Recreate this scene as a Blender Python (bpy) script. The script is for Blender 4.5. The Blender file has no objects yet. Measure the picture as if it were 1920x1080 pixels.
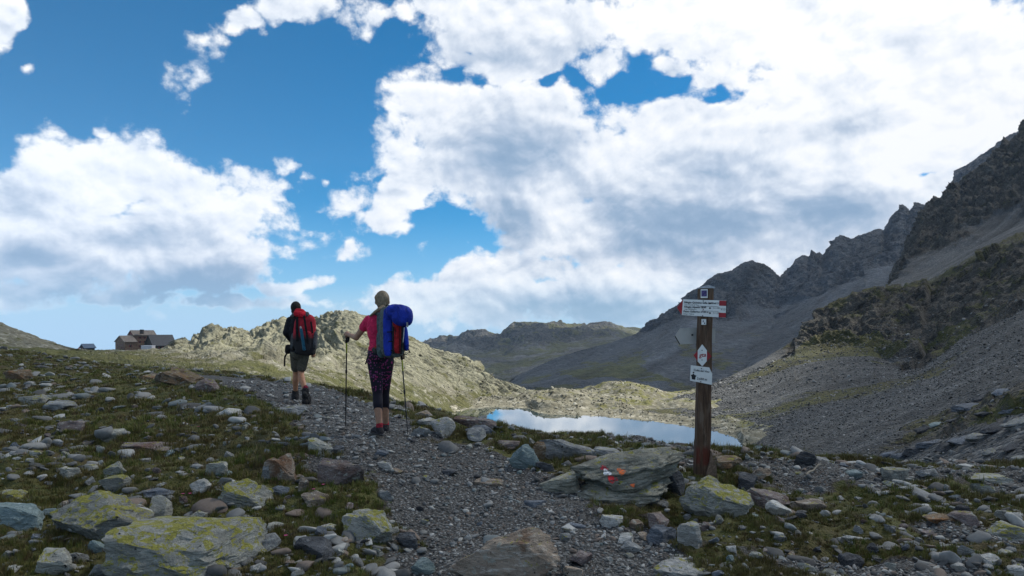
import bpy, bmesh, math, random
import numpy as np
from mathutils import Vector, Matrix

SC = bpy.context.scene
COL = SC.collection
R = math.radians
random.seed(7)
RNG = np.random.default_rng(11)

# ------------------------------------------------------------------ camera
CAM_Z = 1.6            # eye height, metres
FPX = 1280.0           # focal length in pixels of the 1920 px wide frame (24 mm lens)
HZ = 620.0             # row of the eye-level horizon
cam = bpy.data.cameras.new('camera')
cam.lens = 24.0; cam.sensor_width = 36.0
cam.shift_y = 80.0/1920.0
cam.clip_start = 0.05; cam.clip_end = 40000.0
cam_o = bpy.data.objects.new('camera', cam); COL.objects.link(cam_o)
cam_o.location = (0, 0, CAM_Z); cam_o.rotation_euler = (R(90), 0, 0)
SC.camera = cam_o

# ------------------------------------------------------------------ render / colour
SC.view_settings.view_transform = 'Standard'
SC.view_settings.look = 'None'
SC.view_settings.exposure = 0.5
SC.view_settings.gamma = 1.0
SC.view_settings.use_curve_mapping = False
SC.render.engine = 'CYCLES'
cy = SC.cycles
cy.use_denoising = True
cy.max_bounces = 6; cy.diffuse_bounces = 3; cy.glossy_bounces = 3; cy.transmission_bounces = 4
cy.transparent_max_bounces = 6; cy.volume_bounces = 1
cy.caustics_reflective = False; cy.caustics_refractive = False
cy.sample_clamp_indirect = 6.0

# ------------------------------------------------------------------ sun
SUN_EL = R(46); SUN_AZ = R(58)      # azimuth measured from the view axis (+Y) towards the right (+X)
SUN_DIR = Vector((math.sin(SUN_AZ)*math.cos(SUN_EL), math.cos(SUN_AZ)*math.cos(SUN_EL), math.sin(SUN_EL)))
sun = bpy.data.lights.new('sun', 'SUN'); sun.energy = 5.0; sun.angle = R(0.53); sun.color = (1.0, 0.94, 0.83)
sun_o = bpy.data.objects.new('sun', sun); COL.objects.link(sun_o)
sun_o.rotation_euler = SUN_DIR.to_track_quat('Z', 'Y').to_euler()
sun_o.location = SUN_DIR*300

# ------------------------------------------------------------------ node helper
class NT:
    def __init__(self, tree): self.t = tree; self.nodes = tree.nodes; self.links = tree.links
    def set(self, sock, v):
        if v is None: return
        if hasattr(v, 'is_linked') or isinstance(v, bpy.types.NodeSocket): self.links.new(v, sock)
        else:
            if sock.type in ('RGBA',) and len(v) == 3: v = (*v, 1)
            sock.default_value = v
    def n(self, typ, ins=None, **props):
        nd = self.nodes.new(typ)
        for k, v in props.items(): setattr(nd, k, v)
        for k, v in (ins or {}).items(): self.set(nd.inputs[k], v)
        return nd
    def m(self, op, a, b=None, c=None, clamp=False):
        nd = self.nodes.new('ShaderNodeMath'); nd.operation = op; nd.use_clamp = clamp
        self.set(nd.inputs[0], a)
        if b is not None: self.set(nd.inputs[1], b)
        if c is not None: self.set(nd.inputs[2], c)
        return nd.outputs[0]
    def vm(self, op, a, b=None, c=None):
        nd = self.nodes.new('ShaderNodeVectorMath'); nd.operation = op
        self.set(nd.inputs[0], a)
        if b is not None: self.set(nd.inputs['Scale'] if op == 'SCALE' else nd.inputs[1], b)
        if c is not None: self.set(nd.inputs[2], c)
        return nd.outputs['Value'] if op in ('LENGTH', 'DOT_PRODUCT', 'DISTANCE') else nd.outputs[0]
    def mr(self, v, a, b, c=0.0, d=1.0, smooth=True):
        nd = self.nodes.new('ShaderNodeMapRange'); nd.interpolation_type = 'SMOOTHSTEP' if smooth else 'LINEAR'
        nd.clamp = True
        for i, x in enumerate((v, a, b, c, d)): self.set(nd.inputs[i], x)
        return nd.outputs[0]
    def mix(self, f, a, b, blend='MIX'):
        nd = self.nodes.new('ShaderNodeMix'); nd.data_type = 'RGBA'; nd.blend_type = blend; nd.clamp_factor = True
        self.set(nd.inputs[0], f); self.set(nd.inputs[6], a); self.set(nd.inputs[7], b)
        return nd.outputs[2]
    def noise(self, vec, scale, detail=4, rough=0.55, dist=0.0, lac=2.0, out='Fac'):
        nd = self.n('ShaderNodeTexNoise', {'Vector': vec, 'Scale': scale, 'Detail': detail, 'Roughness': rough, 'Distortion': dist, 'Lacunarity': lac})
        return nd.outputs[out]
    def ramp(self, fac, stops, interp='LINEAR'):
        nd = self.nodes.new('ShaderNodeValToRGB'); nd.color_ramp.interpolation = interp
        e = nd.color_ramp.elements
        while len(e) > 1: e.remove(e[-1])
        for i, (p, c) in enumerate(stops):
            el = e[0] if i == 0 else e.new(p)
            el.position = p; el.color = (*c, 1) if len(c) == 3 else c
        self.set(nd.inputs[0], fac)
        return nd.outputs[0]
# ------------------------------------------------------------------ sky: Nishita air with procedural cumulus
world = bpy.data.worlds.new('World'); SC.world = world; world.use_nodes = True
wt = NT(world.node_tree); world.node_tree.nodes.clear()

def blob_field(g, uv, blobs):
    """soft union of ellipses in direction space; each (px, py, rx, ry, rot_deg, weight)"""
    cur = None; prev = 0.0; rots = {}
    def turned(rot):
        """u, v turned by a multiple of ten degrees, made once"""
        if rot not in rots:
            if rot == 0: q = uv
            else:
                c, s = math.cos(R(rot)), math.sin(R(rot))
                q = g.n('ShaderNodeCombineXYZ', {0: g.vm('DOT_PRODUCT', uv, (c, -s, 0)), 1: g.vm('DOT_PRODUCT', uv, (s, c, 0)), 2: 0.0}).outputs[0]
            sp = g.n('ShaderNodeSeparateXYZ', {0: q}); rots[rot] = (sp.outputs[0], sp.outputs[1])
        return rots[rot]
    for cls in sorted({b[5] for b in blobs}):
        mn = None
        for (px, py, rx, ry, rot, w) in [b for b in blobs if b[5] == cls]:
            rot = round(rot/10)*10; u_, v_ = turned(rot); c, s = math.cos(R(rot)), math.sin(R(rot))
            cu, cv = (px-960)/FPX, (HZ-py)/FPX; cu, cv = cu*c-cv*s, cu*s+cv*c
            p = g.n('ShaderNodeCombineXYZ', {0: u_, 1: v_, 2: prev}).outputs[0]                     # z only chains the blobs one after the other
            l = g.vm('LENGTH', g.vm('MULTIPLY_ADD', p, (FPX/rx, FPX/ry, 1e-7), (-cu*FPX/rx, -cv*FPX/ry, 0)))
            mn = l if mn is None else g.m('MINIMUM', mn, l)
            prev = mn
        f = g.m('MULTIPLY_ADD', mn, -cls, cls)
        cur = f if cur is None else g.m('MAXIMUM', cur, f)
    return cur

def quant(bl):
    return [(a, b, c*(1.5 if w < .58 else 1), d*(1.35 if w < .58 else 1), e, 1.2 if w > 1.15 else 1.0 if w > .84 else .75 if w > .58 else .33) for (a, b, c, d, e, w) in bl]

CLOUDS = [
    # left cumulus
    (50, 420, 245, 104, 0, 1.0), (190, 340, 170, 95, 0, 1.0), (330, 400, 190, 95, -8, 1.0), (405, 418, 92, 56, -20, .9), (230, 470, 260, 80, -10, 1.0),
    (385, 503, 128, 56, -18, 1.0), (40, 470, 240, 70, 0, .9), (200, 300, 60, 40, 0, .8), (330, 480, 150, 90, -15, 1.0),
    # low strands below it
    (100, 535, 220, 16, -6, .5), (260, 548, 60, 14, 0, .45), (420, 570, 170, 9, -3, .35),
    # large mass, centre right
    (860, 200, 150, 75, 0, 1.0), (930, 250, 200, 120, 0, 1.0), (1010, 330, 230, 130, 0, 1.0), (1250, 350, 330, 130, 0, 1.1), (1400, 400, 330, 110, 0, 1.1), (1120, 420, 230, 60, 0, .9),
    (1000, 180, 90, 55, 0, .7), (1280, 230, 240, 60, -8, .8), (760, 350, 70, 38, -35, .9), (735, 395, 45, 34, 0, .8), (1560, 330, 330, 220, 0, 1.2), (960, 390, 90, 45, 0, .8),
    # bright upper right
    (1650, 120, 420, 190, 0, 1.3), (1900, 250, 330, 260, 0, 1.3), (1300, 40, 300, 85, 0, 1.0), (1000, 45, 240, 80, 0, .95), (880, 80, 120, 60, 0, .8), (1130, 120, 60, 38, 0, .75), (1250, 140, 40, 40, 0, .7),
    (950, 110, 140, 40, 0, .7), (800, 6, 76, 34, -20, .7), (1500, 30, 300, 90, 0, .9),
    # upper left scraps
    (552, 2, 66, 34, 0, .6), (455, 38, 15, 9, 0, .45), (0, 40, 40, 60, 0, .8), (685, 40, 20, 26, 0, .35), (380, 130, 20, 30, 0, .3), (200, 242, 18, 10, -20, .42), (48, 145, 14, 10, 0, .3),
    # little puffs
    (525, 318, 14, 12, 0, .5), (560, 342, 14, 8, 0, .45), (650, 370, 30, 20, 0, .5), (665, 475, 28, 12, -8, .57), (600, 345, 10, 8, 0, .4),
    (1160, 465, 120, 50, 0, .9),
    # lower right bank
    (780, 545, 130, 30, -10, .75), (900, 525, 160, 44, -10, .85), (1050, 545, 250, 58, -6, .95), (1250, 560, 250, 90, 0, 1.0), (1000, 495, 130, 34, 0, .8), (1330, 490, 170, 60, 0, .9), (1500, 460, 170, 70, 0, .9), (1740, 360, 60, 26, 25, .9), (575, 530, 40, 9, 0, .4),
]
HOLES = [(1345, 180, 66, 28, -10, 1.0), (1260, 150, 60, 26, 20, .7), (1400, 125, 60, 30, 0, .5), (1310, 110, 50, 22, 0, .5), (735, 80, 60, 40, 30, .6), (960, 60, 40, 24, 0, .5), (1010, 150, 40, 22, -30, .7), (1040, 55, 40, 24, 0, .7), (1120, 70, 60, 26, -10, .55), (1420, 25, 60, 26, -20, .8), (1515, 318, 22, 16, 0, .6), (1740, 332, 55, 20, 0, .6),
         (890, 85, 20, 13, 0, .6), (850, 420, 110, 38, 10, .8)]
BELLIES = [(120, 565, 330, 115, -4, .5), (330, 560, 250, 80, -14, .75), (40, 480, 170, 60, 0, .45), (260, 445, 170, 60, 0, .3),
           (950, 300, 170, 90, 0, .42), (950, 420, 110, 75, 0, .5), (1320, 420, 340, 120, 0, .5), (1220, 460, 230, 60, 0, .5), (1330, 330, 170, 60, 0, .3), (1560, 400, 200, 70, 0, .4),
           (1590, 235, 150, 40, -14, .28), (1100, 590, 300, 70, -5, .4), (950, 100, 200, 50, 0, .15)]


BELLIES = [(a, b, c, d, e, .75 if w > .55 else .42 if w > .34 else .28) for (a, b, c, d, e, w) in BELLIES]
CLOUDS = quant(CLOUDS); HOLES = quant(HOLES)
def make_detail_group():
    """cauliflower detail of the clouds: fractal noise plus rounded puffs"""
    gt = bpy.data.node_groups.new('cloud_detail', 'ShaderNodeTree')
    gt.interface.new_socket('Dir', in_out='INPUT', socket_type='NodeSocketVector')
    gt.interface.new_socket('Warp', in_out='INPUT', socket_type='NodeSocketVector')
    gt.interface.new_socket('D', in_out='OUTPUT', socket_type='NodeSocketFloat')
    g = NT(gt)
    gin = g.n('NodeGroupInput')
    q = g.vm('MULTIPLY', gin.outputs[0], (1.0, 1.0, 1.35))
    n1 = g.noise(q, 10.0, 5, .64, 0.2)
    sq = g.n('ShaderNodeSeparateXYZ', {0: g.vm('ADD', q, g.vm('SCALE', gin.outputs[1], .30))})
    flat = g.n('ShaderNodeCombineXYZ', {0: sq.outputs[0], 1: sq.outputs[2], 2: 0.0}).outputs[0]
    vo = g.n('ShaderNodeTexVoronoi', {'Vector': flat, 'Scale': 15.0, 'Detail': 1.0, 'Roughness': .6, 'Lacunarity': 2.6}, feature='F1', normalize=True, voronoi_dimensions='2D')
    puff = g.m('SUBTRACT', 0.55, vo.outputs['Distance'])
    D = g.m('ADD', g.m('MULTIPLY', g.m('SUBTRACT', n1, .5), 1.9), g.m('MULTIPLY', puff, 0.95))
    go = g.n('NodeGroupOutput'); g.set(go.inputs[0], D)
    return gt

DG = make_detail_group()
nrm = wt.vm('NORMALIZE', wt.n('ShaderNodeTexCoord').outputs['Generated'])
sx = wt.n('ShaderNodeSeparateXYZ', {0: nrm})
yy = wt.m('MAXIMUM', sx.outputs[1], 0.12)
u = wt.m('DIVIDE', sx.outputs[0], yy); v = wt.m('DIVIDE', sx.outputs[2], yy)
uv = wt.n('ShaderNodeCombineXYZ', {0: u, 1: v, 2: 0.0}).outputs[0]
warp = wt.vm('SCALE', wt.vm('SUBTRACT', wt.noise(nrm, 7.0, 4, .6, 0, out='Color'), (.5, .5, .5)), 0.105)
uvw = wt.vm('ADD', uv, warp)
def detail(vec):
    nd = wt.nodes.new('ShaderNodeGroup'); nd.node_tree = DG; wt.set(nd.inputs[0], vec); wt.set(nd.inputs[1], warp); return nd.outputs[0]
L = Vector((0.55, 0.0, 0.83)).normalized()             # the light comes from the upper right
t0 = detail(nrm)
lit = wt.m('SUBTRACT', t0, detail(wt.vm('ADD', nrm, tuple(L*0.011))))     # > 0 on the side towards the light
t0 = wt.m('MULTIPLY_ADD', wt.m('SUBTRACT', wt.noise(nrm, 48.0, 4, .6), .5), .75, t0)
lo_a = wt.noise(wt.vm('MULTIPLY', nrm, (1., 1., 1.35)), 9.0, 3, .5, .3); lo_b = wt.noise(wt.vm('MULTIPLY', wt.vm('ADD', nrm, tuple(L*0.055)), (1., 1., 1.35)), 9.0, 3, .5, .3)
lit_big = wt.m('SUBTRACT', lo_a, lo_b)
far = wt.m('MULTIPLY', wt.m('SUBTRACT', wt.noise(nrm, 2.2, 3, .5), 0.555), 3.2)   # beyond the frame: broken cumulus of the same kind
side = wt.m('MAXIMUM', wt.m('SUBTRACT', wt.m('ABSOLUTE', u), 0.80), wt.m('SUBTRACT', v, 0.52))
fb = wt.mr(side, 0.0, 0.25)
# clear air
zc = wt.m('MAXIMUM', sx.outputs[2], 0.03)
skyv = wt.n('ShaderNodeCombineXYZ', {0: sx.outputs[0], 1: sx.outputs[1], 2: zc}).outputs[0]
sky = wt.n('ShaderNodeTexSky', {'Vector': skyv}, sky_type='NISHITA', sun_disc=False, sun_elevation=SUN_EL, sun_rotation=SUN_AZ, altitude=2600.0, air_density=1.0, dust_density=0.3, ozone_density=3.0)
hs = wt.n('ShaderNodeHueSaturation', {'Hue': 0.489, 'Saturation': 2.15, 'Value': .82, 'Color': sky.outputs[0]}).outputs[0]
hs = wt.mix(wt.mr(sx.outputs[2], -0.02, 0.20, 0.85, 0.0), hs, (3.2, 4.6, 6.5))
bg_air = wt.n('ShaderNodeBackground', {'Color': hs, 'Strength': 0.10})

glow = wt.mr(wt.vm('DOT_PRODUCT', nrm, tuple(SUN_DIR)), .62, .95, 0.0, .30)          # clouds near the sun shine through
def sky_branch(M, belly):
    d0 = wt.m('SUBTRACT', wt.m('ADD', M, t0), 0.10)
    alpha = wt.mr(d0, -0.06, 0.38)
    alpha = wt.m('MULTIPLY', alpha, wt.mr(sx.outputs[2], -0.02, 0.10, 0.45, 1.0))
    thick = wt.mr(d0, -0.05, 0.35)
    shade = wt.m('MULTIPLY_ADD', lit, 0.62, 0.87)
    shade = wt.m('MULTIPLY_ADD', lit_big, 0.55, shade)
    shade = wt.m('SUBTRACT', shade, wt.m('MULTIPLY', wt.mr(d0, .2, 1.2), 0.07))
    if belly is not None:
        shade = wt.m('SUBTRACT', shade, wt.m('MULTIPLY', wt.m('MULTIPLY', belly, thick), 0.95))
    shade = wt.m('ADD', shade, glow)
    shade = wt.m('MAXIMUM', wt.m('MINIMUM', shade, 1.05), 0.12)
    ccol = wt.ramp(shade, [(0.0, (.20, .32, .48)), (.30, (.32, .43, .58)), (.55, (.53, .61, .73)), (.80, (.83, .87, .93)), (1.0, (1.0, 1.0, 1.0))])
    bg_cl = wt.n('ShaderNodeBackground', {'Color': ccol, 'Strength': .79})
    return wt.n('ShaderNodeMixShader', {0: alpha, 1: bg_air.outputs[0], 2: bg_cl.outputs[0]}).outputs[0]

def frame_branch():
    M = blob_field(wt, uvw, CLOUDS); H = blob_field(wt, uvw, HOLES) if HOLES else None
    M = wt.m('MULTIPLY', M, 1.15)
    if H is not None: M = wt.m('SUBTRACT', M, wt.m('MAXIMUM', wt.m('MULTIPLY', H, .95), 0.0))
    M = wt.m('ADD', wt.m('MULTIPLY', M, wt.m('SUBTRACT', 1.0, fb)), wt.m('MULTIPLY', far, fb))
    bl = blob_field(wt, wt.vm('ADD', uv, wt.vm('SCALE', warp, .45)), BELLIES)
    return sky_branch(M, wt.m('MINIMUM', wt.m('MAXIMUM', wt.m('MULTIPLY', bl, 1.7), 0.0), .85))

inner = frame_branch()
mx = wt.n('ShaderNodeMixShader', {0: wt.m('GREATER_THAN', side, 0.2499), 1: inner, 2: sky_branch(far, None)})
wt.links.new(mx.outputs[0], wt.n('ShaderNodeOutputWorld').inputs[0])
world.cycles.sampling_method = 'MANUAL'; world.cycles.sample_map_resolution = 512
# ------------------------------------------------------------------ numpy noise
_perm = np.random.default_rng(3).permutation(256).astype(np.int32)
_perm = np.concatenate([_perm, _perm, _perm])
_g = np.array([[1,1,0],[-1,1,0],[1,-1,0],[-1,-1,0],[1,0,1],[-1,0,1],[1,0,-1],[-1,0,-1],[0,1,1],[0,-1,1],[0,1,-1],[0,-1,-1],[1,1,0],[-1,1,0],[0,-1,1],[0,-1,-1]], np.float32)
def pnoise(p):
    p = np.asarray(p, np.float64)
    i0 = np.floor(p).astype(np.int64); f = (p-i0).astype(np.float32); i0 = (i0 & 255).astype(np.int32)
    u = f*f*f*(f*(f*6-15)+10)
    out = np.zeros(len(p), np.float32)
    X = [(i0[:, 0]+k) & 255 for k in (0, 1)]; Yv = [(i0[:, 1]+k) & 255 for k in (0, 1)]; Zv = [(i0[:, 2]+k) & 255 for k in (0, 1)]
    for a in (0, 1):
        pa = _perm[X[a]]; wa = u[:, 0] if a else 1-u[:, 0]
        for b in (0, 1):
            pb = _perm[pa+Yv[b]]; wb = wa*(u[:, 1] if b else 1-u[:, 1])
            for c in (0, 1):
                g = _g[_perm[pb+Zv[c]] & 15]
                w = wb*(u[:, 2] if c else 1-u[:, 2])
                out += w*(g[:, 0]*(f[:, 0]-a)+g[:, 1]*(f[:, 1]-b)+g[:, 2]*(f[:, 2]-c))
    return out
def fbm(p, octv=5, gain=.5, lac=2.03):
    p = np.asarray(p, np.float64); s = np.zeros(len(p), np.float32); a = 1.0
    for k in range(octv):
        s += a*pnoise(p+k*17.3); p = p*lac; a *= gain
    return s
def ridged(p, octv=5, gain=.5, lac=2.03):
    p = np.asarray(p, np.float64); s = np.zeros(len(p), np.float32); a = 1.0
    for k in range(octv):
        s += a*(1-np.abs(pnoise(p+k*31.7))*2.0); p = p*lac; a *= gain
    return s - 0.9
def smooth(a, b, x):
    t = np.clip((x-a)/(b-a), 0, 1); return t*t*(3-2*t)

def W(px, py, Y):
    """point at depth Y that the camera sees at pixel (px, py) of the 1920x1080 photograph"""
    return np.array([(px-960)/FPX*Y, Y, CAM_Z+(HZ-py)/FPX*Y])

# ------------------------------------------------------------------ mesh helpers
def new_obj(name, me, mat=None, parent=None, **props):
    o = bpy.data.objects.new(name, me); COL.objects.link(o)
    if mat is not None and me is not None and not me.materials: me.materials.append(mat)
    if parent is not None: o.parent = parent
    for k, v in props.items(): o[k] = v
    return o
def mesh_np(name, V, F, smooth_shade=True):
    me = bpy.data.meshes.new(name)
    V = np.ascontiguousarray(V, np.float32); F = np.ascontiguousarray(F, np.int32)
    k = F.shape[1]
    me.vertices.add(len(V)); me.vertices.foreach_set('co', V.ravel())
    me.loops.add(F.size); me.loops.foreach_set('vertex_index', F.ravel())
    me.polygons.add(len(F)); me.polygons.foreach_set('loop_start', np.arange(0, F.size, k, dtype=np.int32))
    me.update(calc_edges=True)
    if smooth_shade: me.polygons.foreach_set('use_smooth', np.ones(len(F), bool))
    return me
def grid_faces(nr, nc):
    i = np.arange(nr*nc).reshape(nr, nc)
    return np.stack([i[:-1, :-1], i[:-1, 1:], i[1:, 1:], i[1:, :-1]], -1).reshape(-1, 4)
def add_attr(me, name, val):
    a = me.attributes.new(name, 'FLOAT', 'POINT'); a.data.foreach_set('value', np.ascontiguousarray(val, np.float32))

def loft(lines, sub, px0, px1, nc):
    """surface through feature lines given as (px, py, depth) lists, nearest first"""
    t = np.linspace(px0, px1, nc)
    rows = []
    for ln in lines:
        a = np.array(ln, float)
        Y = np.interp(t, a[:, 0], a[:, 2]); py = np.interp(t, a[:, 0], a[:, 1])
        rows.append(np.stack([(t-960)/FPX*Y, Y, CAM_Z+(HZ-py)/FPX*Y], -1))
    out = []; lev = []
    for k in range(len(rows)-1):
        n = sub[k]
        for s in range(n):
            f = s/n; out.append(rows[k]*(1-f)+rows[k+1]*f); lev.append(k+f)
    out.append(rows[-1]); lev.append(len(rows)-1)
    P = np.array(out)
    for _ in range(2):                       # round the creases a little
        Q = P.copy(); Q[1:-1] = (P[:-2]+2*P[1:-1]+P[2:])/4; P = Q
    return P, np.array(lev), t
def normals(P):
    du = np.gradient(P, axis=1); dv = np.gradient(P, axis=0)
    n = np.cross(du, dv); n /= np.linalg.norm(n, axis=-1, keepdims=True)+1e-9
    return n

# ------------------------------------------------------------------ terrain materials
def mat_new(name):
    m = bpy.data.materials.new(name); m.use_nodes = True; m.node_tree.nodes.clear()
    t = NT(m.node_tree)
    b = t.n('ShaderNodeBsdfPrincipled', {'Roughness': .9, 'Specular IOR Level': .25})
    t.links.new(b.outputs[0], t.n('ShaderNodeOutputMaterial').inputs[0])
    return m, t, b
def attr(t, name): return t.n('ShaderNodeAttribute', attribute_name=name).outputs['Fac']

def mat_slope(name, rock, scree, grass, s_big, s_mid, s_fine, bump=1.0, s_cell=None, bed=None, bed_f=1.1, streak=None):
    """rocky hillside: rock / scree / grass mixed by the attributes `rock` and `veg` broken up with noise"""
    m, t, b = mat_new(name)
    pos = t.n('ShaderNodeNewGeometry').outputs['Position']
    n_big = t.noise(pos, s_big, 5, .6); n_mid = t.noise(pos, s_mid, 6, .65); n_fine = t.noise(pos, s_fine, 4, .7)
    def two(c, f): return t.mix(f, c[0], c[1])
    rc = t.mix(t.mr(n_mid, .35, .65), rock[0], rock[1]); rc = t.mix(t.mr(n_fine, .50, .72), rc, rock[2])
    vo = t.n('ShaderNodeTexVoronoi', {'Vector': pos, 'Scale': s_cell or s_fine*.9, 'Randomness': 1.0}, feature='F1')
    rnd = t.n('ShaderNodeSeparateColor', {0: vo.outputs['Color']})
    sc = t.mix(rnd.outputs[0], scree[0], scree[1]); sc = t.mix(t.mr(rnd.outputs[1], .80, .9), sc, scree[2])
    sc = t.mix(t.mr(n_big, .35, .7, 0, .6), sc, scree[0])
    gc = t.mix(t.mr(n_mid, .35, .7), grass[0], grass[1])
    gc = t.mix(t.mr(n_big, .45, .7, 0, .8), gc, grass[2])
    cr = None
    if bed:
        a = Vector(bed).normalized(); M = Matrix((a, Vector((0, 1, 0))-a*a.y, (0, 0, 0))); e1 = (Vector((0, 1, 0))-a*a.y).normalized(); e2 = a.cross(e1)
        bc = t.n('ShaderNodeCombineXYZ', {0: t.m('MULTIPLY', t.vm('DOT_PRODUCT', pos, tuple(a)), .16), 1: t.m('MULTIPLY', t.vm('DOT_PRODUCT', pos, tuple(e1)), .5), 2: t.vm('DOT_PRODUCT', pos, tuple(e2))}).outputs[0]
        cr = t.noise(bc, bed_f, 6, .68, .3)
        rc = t.mix(t.mr(cr, .36, .46, .85, 0), rc, tuple(x*.28 for x in rock[1])); rc = t.mix(t.mr(cr, .55, .68, 0, .7), rc, rock[2])  # crevice shade put into the colour: dark cracks, paler ribs between
    rk = t.mr(t.m('ADD', attr(t, 'rock'), t.m('MULTIPLY', t.m('SUBTRACT', n_mid, .5), 1.5)), .38, .62)
    vg = t.mr(t.m('ADD', attr(t, 'veg'), t.m('ADD', t.m('MULTIPLY', t.m('SUBTRACT', n_mid, .5), 1.6), t.m('MULTIPLY', t.m('SUBTRACT', n_fine, .5), .8))), .42, .66)
    col = t.mix(rk, sc, rc); col = t.mix(vg, col, gc)
    if streak:
        a = Vector(streak[0]).normalized(); e1 = a.cross(Vector((0, 0, 1))).normalized(); e2 = a.cross(e1)
        sc_ = t.n('ShaderNodeCombineXYZ', {0: t.m('MULTIPLY', t.vm('DOT_PRODUCT', pos, tuple(a)), .07), 1: t.vm('DOT_PRODUCT', pos, tuple(e1)), 2: t.m('MULTIPLY', t.vm('DOT_PRODUCT', pos, tuple(e2)), .3)}).outputs[0]
        sn = t.mr(t.noise(sc_, streak[1], 6, .62, .3), .30, .70, 1-streak[2], 1+streak[2], False)
        col = t.mix(1.0, col, t.n('ShaderNodeCombineColor', {0: sn, 1: sn, 2: sn}).outputs[0], 'MULTIPLY')
    t.set(b.inputs['Base Color'], col)
    h = t.m('ADD', t.m('MULTIPLY', n_fine, .6), t.m('MULTIPLY', n_mid, 1.2))
    h = t.m('ADD', h, t.m('MULTIPLY', vo.outputs['Distance'], -.5))
    if cr is not None: h = t.m('ADD', h, t.m('MULTIPLY', cr, 3.5))
    bp = t.n('ShaderNodeBump', {'Strength': .9, 'Distance': bump, 'Height': h})
    t.links.new(bp.outputs[0], b.inputs['Normal'])
    return m

# ------------------------------------------------------------------ near ground: thin plate spline through surveyed points
CTRL = [(960,1080,4.4),(360,1080,4.3),(0,1080,4.3),(1500,1080,4.4),(1920,1080,4.5),(860,960,5.8),(712,822,7.9),(560,757,11.7),(450,716,16),(860,800,11.5),(940,806,11.2),(1000,812,11.0),
        (1315,890,8.0),(1300,842,10.2),(1500,862,10),(1700,872,9.8),(1920,895,8.5),(1920,1000,6),(1600,960,6.6),(300,850,7.6),(0,850,7.6),(200,760,12.5),(0,720,18),(300,700,24),
        (150,680,38),(0,670,45),(-300,655,45),(300,696,30),(-600,760,12),(2400,900,8),(780,770,13),(640,735,15),(540,722,18),(-300,1080,4.2),(2300,1080,4.5),(420,706,22)]
PTS = [W(*c) for c in CTRL]
for (px, Y, z) in [(640,28,-1.6),(780,25,-2.2),(500,32,-.9),(960,21,-2.4),(1300,18,-2.6),(1700,18,-2.7),(1920,18,-2.5),(2400,16,-1.8),(300,60,-3),(0,80,-3.5),(-300,80,-3.5),(960,42,-8),(1500,42,-9),(2000,42,-8),(640,52,-6),(200,60,-3.4),(1300,30,-6),(400,42,-2)]:
    PTS.append(np.array([(px-960)/FPX*Y, Y, z]))
for (x, y, z) in [(0,1.5,0),(-3,1.5,.05),(3,1.5,0),(0,-4,0),(-8,-4,.1),(8,-4,-.1)]: PTS.append(np.array([x, y, z], float))
PTS = np.array(PTS)
def _U(r2): return np.where(r2 > 1e-12, r2*np.log(np.maximum(r2, 1e-12)), 0)
def _warp(xy):                                  # compress distance so that near detail is not lost
    xy = np.atleast_2d(xy); r = np.hypot(xy[:, 0], xy[:, 1])+1e-9; s = np.log1p(r/4.0)*4/r
    return xy*s[:, None]
_c = _warp(PTS[:, :2]); _n = len(_c)
_K = _U(((_c[:, None]-_c[None])**2).sum(-1)) + np.eye(_n)*0.02
_P = np.c_[np.ones(_n), _c]
_A = np.block([[_K, _P], [_P.T, np.zeros((3, 3))]])
_w = np.linalg.solve(_A, np.r_[PTS[:, 2], np.zeros(3)])
def base_z(xy):
    q = _warp(xy); out = np.empty(len(q))
    for i in range(0, len(q), 40000):
        c = q[i:i+40000]; out[i:i+40000] = _U(((c[:, None]-_c[None])**2).sum(-1))@_w[:_n] + _w[_n] + c@_w[_n+1:]
    return out
def point_seg(xy, poly):
    d = np.full(len(xy), 1e9); tt = np.zeros(len(xy))
    for k in range(len(poly)-1):
        a = poly[k][:2]; b = poly[k+1][:2]; ab = b-a
        t = np.clip(((xy-a)@ab)/(ab@ab), 0, 1); q = a+t[:, None]*ab
        dd = np.hypot(*(xy-q).T); m = dd < d; d[m] = dd[m]; tt[m] = (k+t)[m]
    return d, tt
# centre line and half width of the gravel path
PATH = np.array([[.25, -4, 0], [.2, 3.0, 0], [.15, 4.6, 0], [.05, 5.6, 0], [-.42, 6.5, 0], [-1.5, 8.0, 0], [-2.2, 9.6, 0], [-3.1, 11.7, 0], [-4.7, 14.2, 0], [-6.2, 16.2, 0], [-8.2, 19, 0], [-11, 22, 0]])
PW = np.array([.95, .9, .85, .88, .85, .70, .72, .85, 1.0, 1.05, 1.0, .9])
def path_mask(xy):
    d, tt = point_seg(xy, PATH); w = np.interp(tt, np.arange(len(PW)), PW)
    return d, w
def ground_parts(xy):
    d, w = path_mask(xy); n = len(xy)
    p3 = np.c_[xy, np.zeros(n)]
    edge = fbm(p3*1.3+5, 4)*.45
    path = 1-smooth(-.25, .35, d-w+edge)
    p_rt = smooth(.15, .6, fbm(p3*.55+40, 4)+.30*smooth(.5, 3, xy[:, 0]))*smooth(0.8, 2.2, xy[:, 0])       # gravelly patches on the right
    bare = np.maximum(path, .8*p_rt)
    return path, bare
def ground_z(xy):
    xy = np.atleast_2d(np.asarray(xy, float)); n = len(xy)
    z = base_z(xy)
    path, bare = ground_parts(xy)
    p3 = np.c_[xy, np.zeros(n)]
    rough = fbm(p3*.9+3, 5, .55)*.13 + fbm(p3*3.1+9, 3)*.05
    z += rough*(1-.72*path) + .03*(1-path)
    z += fbm(p3*9.0, 2)*.012
    far = smooth(20, 60, xy[:, 1]); z += fbm(p3*.14, 4)*.25*far
    return z
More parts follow.
